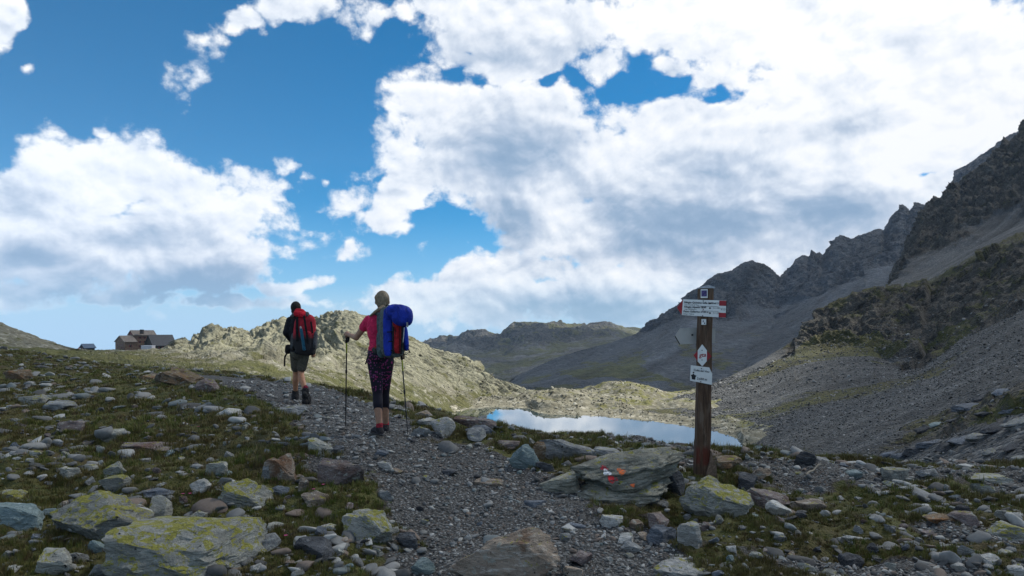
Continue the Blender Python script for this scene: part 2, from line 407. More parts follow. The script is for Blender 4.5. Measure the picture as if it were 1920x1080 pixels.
def ray_ground(px, py, y0=3.0, y1=60.0, n=110):
    """first point of the near ground seen at a pixel"""
    Y = np.exp(np.linspace(np.log(y0), np.log(y1), n))
    X = (px-960)/FPX*Y; Z = CAM_Z+(HZ-py)/FPX*Y
    g = ground_z(np.c_[X, Y]); k = np.argmax(Z <= g)
    if Z[k] > g[k]: k = n-1
    a = Y[max(k-1, 0)]; b = Y[k]
    Y = np.linspace(a, b, 12); X = (px-960)/FPX*Y; Z = CAM_Z+(HZ-py)/FPX*Y; g = ground_z(np.c_[X, Y])
    k = np.argmax(Z <= g); k = 11 if Z[k] > g[k] else k
    return np.array([X[k], Y[k], g[k]])

def build_ground():
    t = np.linspace(-1.25, 1.25, 620)
    Y = np.r_[np.linspace(-4, 1.9, 24), np.exp(np.linspace(np.log(2.0), np.log(26), 330)), np.exp(np.linspace(np.log(26.4), np.log(85), 60))]
    Ys = np.maximum(Y, 2.6)+.9
    X = t[None]*Ys[:, None]; YY = np.repeat(Y[:, None], len(t), 1)
    xy = np.c_[X.ravel(), YY.ravel()]
    z = ground_z(xy); path, bare = ground_parts(xy)
    me = mesh_np('ground', np.c_[xy, z], grid_faces(len(Y), len(t)))
    add_attr(me, 'path', path); add_attr(me, 'bare', bare)
    m, n, b = mat_new('alpine_turf_and_gravel')
    pos = n.n('ShaderNodeNewGeometry').outputs['Position']
    nb = n.noise(pos, .9, 5, .6); nm = n.noise(pos, 5, 5, .65); nf = n.noise(pos, 30, 4, .7)
    v1 = n.n('ShaderNodeTexVoronoi', {'Vector': pos, 'Scale': 42.0}, feature='F1'); v2 = n.n('ShaderNodeTexVoronoi', {'Vector': pos, 'Scale': 110.0}, feature='F1')
    c1 = n.n('ShaderNodeSeparateColor', {0: v1.outputs['Color']}); c2 = n.n('ShaderNodeSeparateColor', {0: v2.outputs['Color']})
    grav = n.mix(c1.outputs[0], (.078, .077, .073), (.165, .163, .155)); grav = n.mix(n.mr(c1.outputs[1], .80, .9), grav, (.26, .27, .27)); grav = n.mix(n.mr(c1.outputs[2], .9, .95), grav, (.15, .105, .08))
    grav = n.mix(n.mr(v1.outputs['Distance'], .35, .6), grav, (.035, .034, .032))
    grav = n.mix(n.mr(c2.outputs[0], .35, .75, 0, .5), grav, (.085, .085, .083))
    turf = n.mix(n.mr(nm, .35, .65), (.055, .062, .017), (.105, .100, .030)); turf = n.mix(n.mr(nb, .45, .65, 0, .8), turf, (.080, .060, .028)); turf = n.mix(n.mr(nf, .55, .75, 0, .7), turf, (.022, .018, .010))
    soil = n.mix(nf, (.030, .024, .017), (.075, .066, .055))
    f = n.m('ADD', attr(n, 'bare'), n.m('ADD', n.m('MULTIPLY', n.m('SUBTRACT', nm, .5), .9), n.m('MULTIPLY', n.m('SUBTRACT', nb, .5), .9)))
    col = n.mix(n.mr(f, .18, .32), turf, soil); col = n.mix(n.mr(f, .30, .48), col, grav)
    n.set(b.inputs['Base Color'], col)
    h = n.m('ADD', n.m('MULTIPLY', v1.outputs['Distance'], -.9), n.m('MULTIPLY', nf, 1.2))
    bp = n.n('ShaderNodeBump', {'Strength': .9, 'Distance': .018, 'Height': h}); n.links.new(bp.outputs[0], b.inputs['Normal'])
    return new_obj('ground', me, m, kind='structure', label='stony alpine turf crossed by a grey gravel path')
build_ground()

# ------------------------------------------------------------------ lake
LAKE_Z = -13.0
SHORE = [(835,783),(850,776),(880,767),(930,762.5),(985,765),(1008,774),(1030,778),(1060,778),(1100,780),(1200,788),(1270,797),(1330,806),(1372,818),(1390,830),(1393,838)]
def lake_y(py): return (CAM_Z-LAKE_Z)*FPX/(py-HZ)

def sheet(name, P, disp, lev, t, rockf, vegf, mat, label, kind='structure'):
    nr, nc = P.shape[:2]
    Pn = (P+disp).reshape(-1, 3)
    me = mesh_np(name, Pn, grid_faces(nr, nc))
    add_attr(me, 'rock', rockf.ravel()); add_attr(me, 'veg', vegf.ravel())
    return new_obj(name, me, mat, kind=kind, label=label)

# ------------------------------------------------------------------ sunlit rocky ridge and the saddle with the hut
def strata(P, along, across, fa, fc, amp, warp=.35):
    """slabs: saw-tooth steps across the bedding, long along it"""
    a = np.array(along, float); a /= np.linalg.norm(a); c = np.array(across, float); c -= a*(c@a); c /= np.linalg.norm(c); e = np.cross(a, c)
    q = P.reshape(-1, 3); s = np.c_[q@a*fa, q@c*fc, q@e*fa*1.5]
    ph = s[:, 1]+warp*2.0*fbm(np.c_[s[:, 0], s[:, 1]*.5, s[:, 2]], 4)
    k = np.floor(ph); f = ph-k
    st = pnoise(np.c_[k*.713+.37, s[:, 0]*.9+k*3.1, s[:, 2]*.9])            # each slab its own height
    saw = np.where(f < .78, f/.78, (1-f)/.22)
    return (amp*(saw*.55+st*1.3)*(.5+.9*np.clip(fbm(q*fa*.8+50, 3)+.35, 0, 1))).reshape(P.shape[:2])

def build_ridge():
    crest = [(-700,500,120),(-300,566,140),(0,612,150),(50,630,152),(100,646,156),(140,659,240),(170,661,330),(213,659,365),(300,659,372),(316,650,360),(322,644,330),(330,638,280),(346,638,260),(354,647,250),(366,640,240),(400,619,222),(440,612,210),(470,622,206),(500,609,203),(530,602,200),(555,611,197),(590,606,190),(615,590,180),(640,583,172),(665,584,170),(700,600,168),(760,635,166),(800,655,165),(850,678,165),(900,695,165),(950,714,164),(1000,733,163),(1060,752,160)]
    back = [(p, py+30, Y+70) for p, py, Y in crest]
    mid = [(-700,600,80),(-300,622,95),(0,645,100),(140,668,110),(213,668,150),(320,664,150),(400,660,140),(500,662,135),(560,668,130),(650,668,125),(750,692,130),(850,716,150),(950,738,152),(1060,760,148)]
    low = [(-700,690,45),(-300,672,60),(0,668,66),(140,670,70),(213,672,72),(320,685,62),(400,704,48),(500,714,50),(600,722,66),(700,738,85),(790,752,105),(820,763,114),(850,770.5,124.5),(875,767,129),(900,760,137),(980,764,136),(1060,778,126)]
    foot = [(-700,740,35),(-300,720,40),(0,710,45),(213,715,42),(320,730,34),(400,745,32),(500,750,34),(650,770,45),(750,800,68),(800,845,86),(850,852,90),(900,852,100),(1060,852,100)]
    P, lev, t = loft([foot, low, mid, crest, back], [30, 130, 170, 20], -420, 1060, 960)
    N = normals(P); N *= np.sign(N[..., 2:3]+1e-9)
    q = P.reshape(-1, 3); sh = P.shape[:2]
    T = np.broadcast_to(t[None], sh); LV = np.broadcast_to(lev[:, None], sh)
    up = smooth(1.0, 1.9, LV)
    rocky = np.clip(smooth(.9, 2.0, LV)*smooth(250, 420, T)*.9 + .25, 0, 1)
    st = strata(P, (.86, -.15, -.50), (.42, .1, .86), .035, .27, 1.25)
    st2 = strata(P+7.7, (.82, -.2, -.55), (.45, .1, .86), .09, .80, .62)
    big = fbm(q*.03, 5, .5).reshape(sh)*2.2; fine = ridged(q*.22, 5, .55).reshape(sh)*.35
    fade = np.minimum(1, (4.2-LV)*3)
    st3 = strata(P+3.1, (.80, -.2, -.58), (.47, .1, .86), .22, 1.7, .30)
    d = (st*1.6*rocky*up + st2*1.15*rocky + st3*rocky + big*.6*smooth(.6, 1.6, LV) + fine)*fade
    D = N*d[..., None]*np.array([1, 1, 1])
    veg = .64 - .30*up + .22*smooth(330, 200, T)*smooth(60, 160, T) + .12*fbm(q*.02+9, 3).reshape(sh)
    rk = np.clip(.2+.65*up*smooth(200, 420, T), 0, 1)
    m = mat_slope('ridge_schist', [(.25,.245,.17), (.165,.162,.115), (.38,.37,.27)], [(.165,.157,.115), (.25,.24,.18), (.39,.38,.31)], [(.075,.080,.028), (.11,.112,.040), (.10,.088,.04)], .03, .22, 1.4, .35, None, (.86, -.15, -.50))
    return sheet('rocky_ridge', P, D, lev, t, rk, veg, m, 'sunlit ridge of tilted pale schist slabs beyond the path')
RIDGE = build_ridge()

# ------------------------------------------------------------------ lake shore with low moraine humps
def build_shore():
    sh_l = [(px, py, lake_y(py)) for px, py in SHORE]
    pre = [(700, 800, lake_y(800))]
    post = [(1420,850,lake_y(846)),(1700,900,lake_y(880))]
    shore = pre+sh_l+post
    def z_at(px, Y, z): return (px, HZ+(CAM_Z-z)/Y*FPX, Y)
    bed = [z_at(px, Y*.90, LAKE_Z-1.2) for px, _, Y in shore]
    near = [z_at(px, Y*.55, LAKE_Z-2.5) for px, _, Y in shore]
    beach = [z_at(px, Y*1.05, LAKE_Z+.35) for px, _, Y in shore]
    humps = [(700,770,150),(850,752,145),(900,748,142),(960,750,142),(1000,742,145),(1060,738,148),(1120,744,140),(1180,752,135),(1250,758,135),(1330,766,128),(1420,790,115),(1700,850,100)]
    top = [(700,740,170),(900,735,168),(985,736,168),(1020,727,166),(1060,731,168),(1090,722,172),(1130,718,172),(1160,722,174),(1200,729,176),(1250,733,180),(1320,728,186),(1400,730,190),(1700,760,190)]
    back = [z_at(px, Y+60, -24) for px, py, Y in top]
    P, lev, t = loft([near, bed, shore, beach, humps, top, back], [10, 14, 14, 60, 60, 24], 700, 1700, 520)
    q = P.reshape(-1, 3); sh = P.shape[:2]; LV = np.broadcast_to(lev[:, None], sh)
    k = smooth(2.3, 3.4, LV)*np.minimum(1, (6-LV)*1.4)
    d = (fbm(q*.055+3, 5, .5).reshape(sh)*2.3 + ridged(q*.3, 4).reshape(sh)*.25)*k + fbm(q*.5, 3).reshape(sh)*.12
    D = np.zeros(P.shape); D[..., 2] = d
    veg = .52*smooth(2.9, 3.6, LV)+.30*fbm(q*.05+77, 4).reshape(sh)+.12*smooth(4.2, 5, LV)-.25*(1-smooth(2.6, 3.3, LV)); rk = .12+.3*smooth(4, 5, LV)
    m = mat_slope('moraine', [(.25,.24,.17), (.18,.175,.125), (.35,.335,.255)], [(.145,.135,.095), (.24,.23,.17), (.38,.365,.30)], [(.10,.105,.030), (.15,.15,.042), (.13,.12,.045)], .05, .25, 1.3, .3)
    return sheet('lakeshore_moraine', P, D, lev, t, rk, veg, m, 'sunlit hummocky moraine along the far shore of the lake')
SHOREO = build_shore()

def build_lake():
    pts = [W(px, py, lake_y(py)) for px, py in SHORE]
    V = []
    cx, cyy = 8.0, 92.0
    ring = [p[:2] for p in pts]
    far = [np.array(p)+(np.array(p)-np.array([cx, cyy]))*.10 for p in ring]            # runs a little under the shore
    near = [np.array([34, 70.]), np.array([36, 52.]), np.array([10, 46.]), np.array([-14, 60.]), np.array([-16, 84.])]
    poly = far+near
    bm = bmesh.new()
    vs = [bm.verts.new((p[0], p[1], LAKE_Z)) for p in poly]
    bm.faces.new(vs); bmesh.ops.triangulate(bm, faces=bm.faces[:])
    bmesh.ops.recalc_face_normals(bm, faces=bm.faces[:])
    me = bpy.data.meshes.new('lake_water'); bm.to_mesh(me); bm.free()
    m, n, b = mat_new('lake_water')
    pos = n.n('ShaderNodeNewGeometry').outputs['Position']
    n.set(b.inputs['Base Color'], (.012, .045, .055)); b.inputs['Roughness'].default_value = .02; b.inputs['Specular IOR Level'].default_value = 1.0; b.inputs['IOR'].default_value = 1.333; b.inputs['Coat Weight'].default_value = 1.0; b.inputs['Coat Roughness'].default_value = .02; b.inputs['Coat IOR'].default_value = 1.4
    st = n.n('ShaderNodeMapping', {0: pos, 3: (.5, 2.2, 1)})
    bp = n.n('ShaderNodeBump', {'Strength': .10, 'Distance': .02, 'Height': n.noise(st.outputs[0], 1.2, 4, .5)}); n.links.new(bp.outputs[0], b.inputs['Normal'])
    return new_obj('lake_water', me, m, kind='structure', label='small mountain lake reflecting the cloudy sky')
build_lake()

# ------------------------------------------------------------------ scree slope and rock bands on the right
def build_scree():
    S0 = [(1180,850,88),(1230,870,86),(1330,900,70),(1390,900,68),(1500,890,50),(1700,930,30),(1900,950,22),(2500,1000,14)]
    S1 = [(1180,810,106),(1230,815,104),(1290,806,103),(1330,805,101),(1375,818,95),(1393,833,89),(1440,842,78),(1500,850,62),(1600,852,48),(1700,835,40),(1800,800,36),(1920,765,32),(2500,600,24)]
    S2 = [(1180,785,120),(1230,782,122),(1290,776,124),(1330,770,125),(1450,768,115),(1600,742,110),(1750,710,105),(1920,655,95),(2500,440,80)]
    S3 = [(1180,758,140),(1230,757,142),(1330,735,158),(1400,712,172),(1490,655,205),(1560,655,195),(1640,664,185),(1690,692,165),(1730,685,160),(1800,632,155),(1920,572,145),(2500,330,120)]
    S4 = [(1180,752,158),(1230,748,160),(1330,722,190),(1400,690,215),(1450,660,230),(1480,640,238),(1505,608,240),(1530,590,240),(1580,568,242),(1640,545,245),(1690,541,247),(1740,528,247),(1790,500,245),(1830,474,242),(1920,440,238),(2500,200,200)]
    S5 = [(1180,790,220),(1400,730,270),(1480,690,290),(1600,600,300),(1650,545,320),(1670,532,335),(1740,505,345),(1830,462,350),(1920,420,350),(2500,120,320)]
    S6 = [(1180,900,300),(1480,800,330),(1600,690,370),(1640,600,390),(1662,545,405),(1672,512,420),(1682,478,440),(1700,440,460),(1725,402,480),(1760,370,495),(1800,338,500),(1830,310,500),(1860,283,500),(1890,258,500),(1920,230,500),(2000,160,500),(2500,-250,480)]
    S7 = [(p, py+120, Y+160) for p, py, Y in S6]
    P, lev, t = loft([S0, S1, S2, S3, S4, S5, S6, S7], [16, 90, 70, 110, 20, 120, 16], 1180, 2500, 760)
    N = normals(P); N *= -np.sign(N[..., 1:2]+1e-9)
    q = P.reshape(-1, 3); sh = P.shape[:2]; LV = np.broadcast_to(lev[:, None], sh); T = np.broadcast_to(t[None], sh)
    wob = fbm(q*.03+11, 4).reshape(sh)
    band1 = smooth(2.85, 3.1, LV+.25*wob)*(1-smooth(4.02, 4.25, LV))*smooth(1430, 1510, T)
    band2 = smooth(5.05, 5.3, LV+.2*wob)
    knoll = smooth(1640, 1760, T+160*wob)*smooth(.9, 1.0, LV)*(1-smooth(1.15, 1.45, LV+.2*wob))
    rockm = np.clip(band1+band2+.8*knoll, 0, 1)
    cr = ridged(np.c_[q[:, 0]*.05, q[:, 1]*.05, q[:, 2]*.04], 6, .55).reshape(sh)
    cliff = ridged(np.c_[q[:, 0]*.13+3, q[:, 1]*.13, q[:, 2]*.10], 5, .6).reshape(sh)
    crag = ridged(q*.42, 4, .6).reshape(sh)
    st = strata(P, (.75, .3, .55), (-.5, .1, .8), .02, .16, 1.6)
    st2 = strata(P+3, (.75, .3, .55), (-.5, .1, .8), .09, .75, .5)
    dist = P[..., 1]/250
    d = rockm*(cr*2.6*np.clip(dist, .3, 2)+cliff*1.25*np.clip(dist, .15, 2)+crag*.75*np.clip(dist, .15, 2)+st*.8*np.clip(dist, .1, 2)) + knoll*st2*1.4
    d += (1-rockm)*(fbm(q*.06, 4).reshape(sh)*.8+fbm(q*.6, 3).reshape(sh)*.10)*np.clip(dist+.15, 0, 1.4)
    d *= np.minimum(1, LV*1.0)*(1-.6*np.exp(-((LV-6)/.10)**2))*(1-.5*np.exp(-((LV-4)/.10)**2))
    d = np.where(np.broadcast_to(T, sh) < 1300, d*.5, d)
    D = N*d[..., None]
    v1 = fbm(np.c_[q[:, 0]*.012-q[:, 2]*.02, q[:, 1]*.02, q[:, 2]*.01]+21, 4).reshape(sh)
    gully = smooth(-.06, .22, v1)
    veg = .08+1.0*gully*(LV > 1.0)*(LV < 3.2)*smooth(1900, 1650, T)+.25*band1+.30*band2*smooth(-.2, .3, wob)+.40*smooth(3.7, 4.1, LV)*(1-smooth(4.1, 4.5, LV))+.42*knoll + .15*fbm(q*.03+4, 3).reshape(sh)
    veg = np.where(T < 1330, np.maximum(veg, .42), veg)
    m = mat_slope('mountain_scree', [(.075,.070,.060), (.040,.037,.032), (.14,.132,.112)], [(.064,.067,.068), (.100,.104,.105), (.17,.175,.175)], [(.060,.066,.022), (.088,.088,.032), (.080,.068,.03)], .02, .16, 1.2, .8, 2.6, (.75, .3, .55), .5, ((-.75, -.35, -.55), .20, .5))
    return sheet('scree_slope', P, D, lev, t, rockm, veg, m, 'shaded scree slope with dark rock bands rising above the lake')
SCREE = build_scree()

# ------------------------------------------------------------------ jagged range behind and far plateau mountain
def build_range():
    sky = [(900,745,640),(950,718,700),(980,700,780),(1010,686,820),(1050,668,850),(1100,655,880),(1150,641,920),(1190,628,960),(1215,612,1000),(1240,590,1020),(1262,578,1040),(1280,572,1060),(1300,546,1080),(1340,518,1100),(1375,505,1120),(1395,494,1128),(1410,489,1130),(1435,500,1140),(1460,522,1150),(1475,505,1180),(1490,488,1190),(1512,479,1200),(1519,470,1200),(1526,480,1204),(1540,476,1210),(1560,453,1220),(1575,442,1230),(1600,448,1240),(1640,432,1250),(1655,430,1250),(1668,404,1260),(1688,384,1270),(1700,394,1270),(1716,379,1275),(1735,384,1280),(1750,380,1290),(1765,360,1300),(1790,322,1320),(1812,308,1325),(1830,296,1330),(1900,250,1350),(2300,100,1350)]
    back = [(p, py+90, Y+250) for p, py, Y in sky]
    top = [(900,752,600),(980,706,760),(1100,668,830),(1200,640,880),(1250,618,900),(1300,600,920),(1350,598,920),(1400,600,920),(1450,596,920),(1500,572,920),(1560,540,920),(1620,512,920),(1700,490,920),(1950,420,920),(2300,300,920)]
    low = [(900,760,480),(980,728,490),(1100,728,480),(1200,724,470),(1300,717,460),(1400,702,450),(1500,665,440),(1700,600,440),(1950,560,440),(2300,500,440)]
    foot = [(900,820,330),(1200,800,320),(1500,760,320),(2300,640,320)]
    P, lev, t = loft([foot, low, top, sky, back], [12, 110, 170, 14], 900, 2300, 860)
    N = normals(P); N *= -np.sign(N[..., 1:2]+1e-9)
    q = P.reshape(-1, 3); sh = P.shape[:2]; LV = np.broadcast_to(lev[:, None], sh); T = np.broadcast_to(t[None], sh)
    wob = fbm(q*.006+3, 4).reshape(sh)
    rockm = smooth(1.9, 2.15, LV+.5*wob)*smooth(1130, 1260, T)
    but = ridged(np.c_[q[:, 0]*.016-q[:, 2]*.003, q[:, 1]*.010, q[:, 2]*.004], 5, .55).reshape(sh)
    fine = ridged(q*.035+9, 5, .6).reshape(sh)
    d = rockm*(but*13+fine*6+ridged(q*.09, 4, .6).reshape(sh)*3.2) + (1-rockm)*(fbm(np.c_[q[:, 0]*.02-q[:, 2]*.018, q[:, 1]*.01, q[:, 2]*.004], 5).reshape(sh)*7)
    d *= np.minimum(1, LV)*(1-.55*np.exp(-((LV-3)/.12)**2))
    D = N*d[..., None]*np.array([.8, .8, .5])
    chute = smooth(-.1, .3, fbm(np.c_[q[:, 0]*.018+q[:, 2]*.012, q[:, 1]*.004, q[:, 2]*.003]+13, 4).reshape(sh))
    veg = .10+.62*smooth(1750, 1150, T)*(1-rockm)*chute*(LV < 2.0)*smooth(2.0, 1.3, LV)+.2*smooth(1150, 1000, T)
    m = mat_slope('range_rock', [(.066,.075,.088), (.034,.039,.047), (.125,.136,.148)], [(.060,.071,.085), (.086,.100,.117), (.118,.135,.155)], [(.065,.075,.028), (.095,.10,.036), (.08,.075,.035)], .006, .05, .28, 6.0, None, (.25, .1, .95), .10, ((-.45, -.75, -.45), .035, .55))  # rock and scree tones carry a painted blue tint of distance haze
    return sheet('jagged_range', P, D, lev, t, rockm, veg, m, 'jagged grey mountain range with scree chutes behind the lake')
RANGE = build_range()

def build_far():
    sky = [(600,720,1900),(700,690,1950),(760,668,1980),(790,652,2000),(803,640,2000),(830,629,2000),(838,634,2000),(855,630,2000),(890,621,2000),(915,624,2000),(935,629,2000),(948,620,2000),(960,611,2000),(985,604,2000),(1005,603,2010),(1030,606,2030),(1080,607,2100),(1130,610,2150),(1190,615,2200),(1260,625,2200),(1400,640,2200)]
    back = [(p, py+25, Y+500) for p, py, Y in sky]
    mid = [(600,740,1650),(800,668,1650),(850,662,1650),(900,664,1650),(960,660,1640),(1000,652,1640),(1060,646,1640),(1120,640,1650),(1160,636,1650),(1200,650,1650),(1400,700,1650)]
    foot = [(600,900,500),(900,860,500),(1400,860,500)]
    low = [(600,790,1000),(800,725,1000),(900,722,980),(1000,712,950),(1100,690,950),(1200,690,950),(1400,740,950)]
    P, lev, t = loft([foot, low, mid, sky, back], [10, 90, 110, 10], 600, 1400, 460); lev = lev-1
    N = normals(P); N *= -np.sign(N[..., 1:2]+1e-9)
    q = P.reshape(-1, 3); sh = P.shape[:2]; LV = np.broadcast_to(lev[:, None], sh); T = np.broadcast_to(t[None], sh)
    wob = fbm(q*.004+5, 4).reshape(sh)
    rockm = smooth(.9, 1.15, LV+.6*wob)*(1-smooth(1.85, 2.0, LV+.3*wob))*smooth(1190, 1120, T)
    but = ridged(np.c_[q[:, 0]*.008, q[:, 1]*.005, q[:, 2]*.006], 6, .58).reshape(sh)
    d = but*(8+24*rockm)+ridged(q*.03, 4, .6).reshape(sh)*5*rockm+fbm(q*.006+9, 4).reshape(sh)*14*smooth(2, 1.2, LV)
    D = N*d[..., None]*np.array([.7, .7, .5])
    veg = .62-.28*rockm+.30*wob+.15*smooth(1.6, 2, LV)
    m = mat_slope('far_rock', [(.085,.084,.078), (.04,.04,.04), (.19,.18,.16)], [(.12,.118,.11), (.165,.16,.148), (.22,.215,.20)], [(.085,.092,.030), (.12,.118,.042), (.10,.095,.04)], .003, .02, .12, 12, None, (.5, .1, .8), .05, ((.3, -.7, -.5), .015, .5))
    return sheet('far_mountain', P, D, lev, t, rockm, veg, m, 'distant flat topped green and grey mountain')
FAR = build_far()
# ------------------------------------------------------------------ boulders
_ico = {}
def ico(sub):
    if sub not in _ico:
        bm = bmesh.new(); bmesh.ops.create_icosphere(bm, subdivisions=sub, radius=1.0)
        V = np.array([v.co[:] for v in bm.verts]); F = np.array([[v.index for v in f.verts] for f in bm.faces]); bm.free(); _ico[sub] = (V, F)
    return _ico[sub]
def rock_verts(seed, sub, planes=14, rough=.05, lay=0.0, lay_axis=(0.25, .1, 1), lay_n=7, face=None):
    r = np.random.default_rng(seed); V, F = ico(sub); V = V.copy()
    n = r.normal(size=(planes, 3)); n /= np.linalg.norm(n, axis=1, keepdims=True)
    n[0] = (r.uniform(-.25, .25), r.uniform(-.5, .1), 1); n[0] /= np.linalg.norm(n[0])
    n[1] = (r.uniform(-.5, .5), -1, r.uniform(-.1, .5)); n[1] /= np.linalg.norm(n[1])
    dd = r.uniform(.42, .84, planes); dd[0] = r.uniform(.45, .7)
    if face: n[0] = face; n[0] /= np.linalg.norm(n[0]); dd[0] = .42
    for _ in range(2):
        for k in range(planes):
            e = np.maximum(0, V@n[k]-dd[k]); V -= e[:, None]*n[k]
    ext = np.abs(V).max(0); V /= ext
    rad = np.linalg.norm(V, axis=1, keepdims=True); nn = V/(rad+1e-9)
    V += nn*(fbm(V*1.7+seed, 4, .55)*rough*2.4+ridged(V*3.3+seed*2, 3, .55)*rough*.7)[:, None]
    if lay:
        a = np.array(lay_axis, float); a /= np.linalg.norm(a)
        s = V@a*lay_n+fbm(V*1.2+seed, 3)*1.3; f = s-np.floor(s)
        g = np.where(f < .8, f/.8, (1-f)/.2)*.6+pnoise(np.c_[np.floor(s)*1.7, V[:, 0]*.8, V[:, 1]*.8])
        hor = nn-np.outer(nn@a, a)
        V += hor*(g*lay)[:, None]
    return V, F

def mat_rock(name, c1, c2, c3, lichen=0.0, lic=(.29, .275, .045), stain=None, bump=.030, scale=1.0, streak=None):
    m, t, b = mat_new(name)
    pos = t.n('ShaderNodeNewGeometry').outputs['Position']; nz = t.n('ShaderNodeSeparateXYZ', {0: t.n('ShaderNodeNewGeometry').outputs['Normal']}).outputs[2]
    rnd = t.n('ShaderNodeObjectInfo').outputs['Random']
    p = t.vm('ADD', pos, t.n('ShaderNodeCombineXYZ', {0: t.m('MULTIPLY', rnd, 37.0), 1: 0.0, 2: 0.0}).outputs[0])
    st = t.n('ShaderNodeMapping', {0: p, 2: (.35, .5, .2), 3: (1.0, 1.0, 4.5)}).outputs[0]
    n1 = t.noise(p, 5*scale, 6, .65); n2 = t.noise(st, 9*scale, 5, .7, .4); n3 = t.noise(p, 60*scale, 3, .7)
    col = t.mix(t.mr(n1, .38, .62), c1, c2); col = t.mix(t.mr(n2, .5, .68), col, c3)
    col = t.mix(t.mr(n2, .28, .40, .75, 0), col, tuple(x*.35 for x in c1))
    if stain: col = t.mix(t.mr(t.noise(p, 3.2*scale, 4, .6), .52, .66), col, stain)
    col = t.mix(t.mr(n3, .58, .75, 0, .55), col, tuple(min(1, x*1.5) for x in c2)); col = t.mix(t.mr(n3, .30, .42, .6, 0), col, tuple(x*.4 for x in c1))
    bright = t.m('MULTIPLY_ADD', rnd, .55, .95)
    col = t.mix(1.0, col, t.n('ShaderNodeCombineColor', {0: bright, 1: bright, 2: bright}).outputs[0], 'MULTIPLY')
    if lichen:
        l1 = t.noise(p, 11*scale, 6, .72, .6)
        # map lichen on the tops
        f = t.m('ADD', l1, t.m('MULTIPLY', t.m('SUBTRACT', nz, .55), .16))
        lf = t.mr(f, .65-.115*lichen, .68-.115*lichen)
        lc = t.mix(t.mr(n3, .35, .65), lic, tuple(x*.55 for x in lic)); col = t.mix(t.m('MULTIPLY', lf, .92), col, lc)
        l2 = t.mr(t.noise(p, 16*scale, 5, .7), .58, .62); col = t.mix(t.m('MULTIPLY', l2, .7), col, (.30, .31, .27))
        l3 = t.mr(t.noise(t.vm('ADD', p, (9., 3., 1.)), 19*scale, 5, .7), .64, .67); col = t.mix(l3, col, (.02, .02, .018))
    t.set(b.inputs['Base Color'], col)
    h = t.m('ADD', t.m('MULTIPLY', n2, 1.3), t.m('MULTIPLY', n3, .35)); h = t.m('ADD', h, t.m('MULTIPLY', n1, 1.2))
    bp = t.n('ShaderNodeBump', {'Strength': .9, 'Distance': bump, 'Height': h}); t.links.new(bp.outputs[0], b.inputs['Normal'])
    return m, t, b
RM = {
    'lichen': mat_rock('lichen_schist', (.15,.152,.135), (.225,.225,.20), (.29,.29,.255), 1.0)[0],
    'lichen2': mat_rock('light_lichen_schist', (.17,.17,.15), (.24,.24,.21), (.33,.33,.29), .45)[0],
    'grey': mat_rock('grey_schist', (.13,.135,.135), (.20,.205,.20), (.29,.295,.285), .12)[0],
    'pale': mat_rock('pale_gneiss', (.27,.265,.245), (.36,.355,.33), (.45,.445,.42), .18)[0],
    'teal': mat_rock('green_serpentine', (.115,.155,.155), (.17,.215,.215), (.26,.30,.295))[0],
    'dark': mat_rock('dark_amphibolite', (.032,.034,.037), (.06,.063,.068), (.11,.115,.12))[0],
    'slate': mat_rock('blue_slate', (.075,.085,.10), (.12,.135,.155), (.20,.215,.235))[0],
    'brown': mat_rock('brown_gneiss', (.16,.125,.095), (.24,.195,.15), (.36,.325,.28), .1, stain=(.13,.075,.045))[0],
    'purple': mat_rock('purple_brown_schist', (.115,.09,.085), (.165,.135,.125), (.24,.215,.20), .1, stain=(.10,.062,.05))[0],
    'rust': mat_rock('rusty_gneiss', (.11,.075,.045), (.17,.12,.075), (.22,.19,.15), .15, stain=(.20,.10,.045))[0],
}
ROCK_FEET = []
def place_rock(name, px, py, w, h, kind, label, seed, sub=4, depth=.8, rz=None, tilt=(0, 0), lay=0.0, planes=14, sink=.40, rough=.05, group=None, lay_n=7, pos=None, face=None):
    """px, py: middle of the lower visible edge; w, h: visible size in photograph pixels"""
    P = ray_ground(px, py) if pos is None else pos
    Y = P[1]; wm = w/FPX*Y; hm = h/FPX*Y*.95
    ROCK_FEET.append((P[0], Y, wm, depth))
    V, F = rock_verts(seed, sub, planes, rough, lay, lay_n=lay_n, face=face)
    hh = hm*(1+sink)*.5*.92
    V = V*np.array([wm*.5, wm*.5*depth, hh])
    me = mesh_np(name, V, F, True); me.set_sharp_from_angle(angle=R(24))
    o = new_obj(name, me, RM[kind], label=label, category='boulder' if w > 70 else 'rock')
    if group: o['group'] = group
    cy_ = Y+wm*.5*depth*.75
    o.location = (P[0]*(cy_/Y), cy_, P[2]+hm*.5-hm*sink*.5)
    o.rotation_euler = (R(tilt[0]), R(tilt[1]), R(0 if rz is None else rz))
    return o

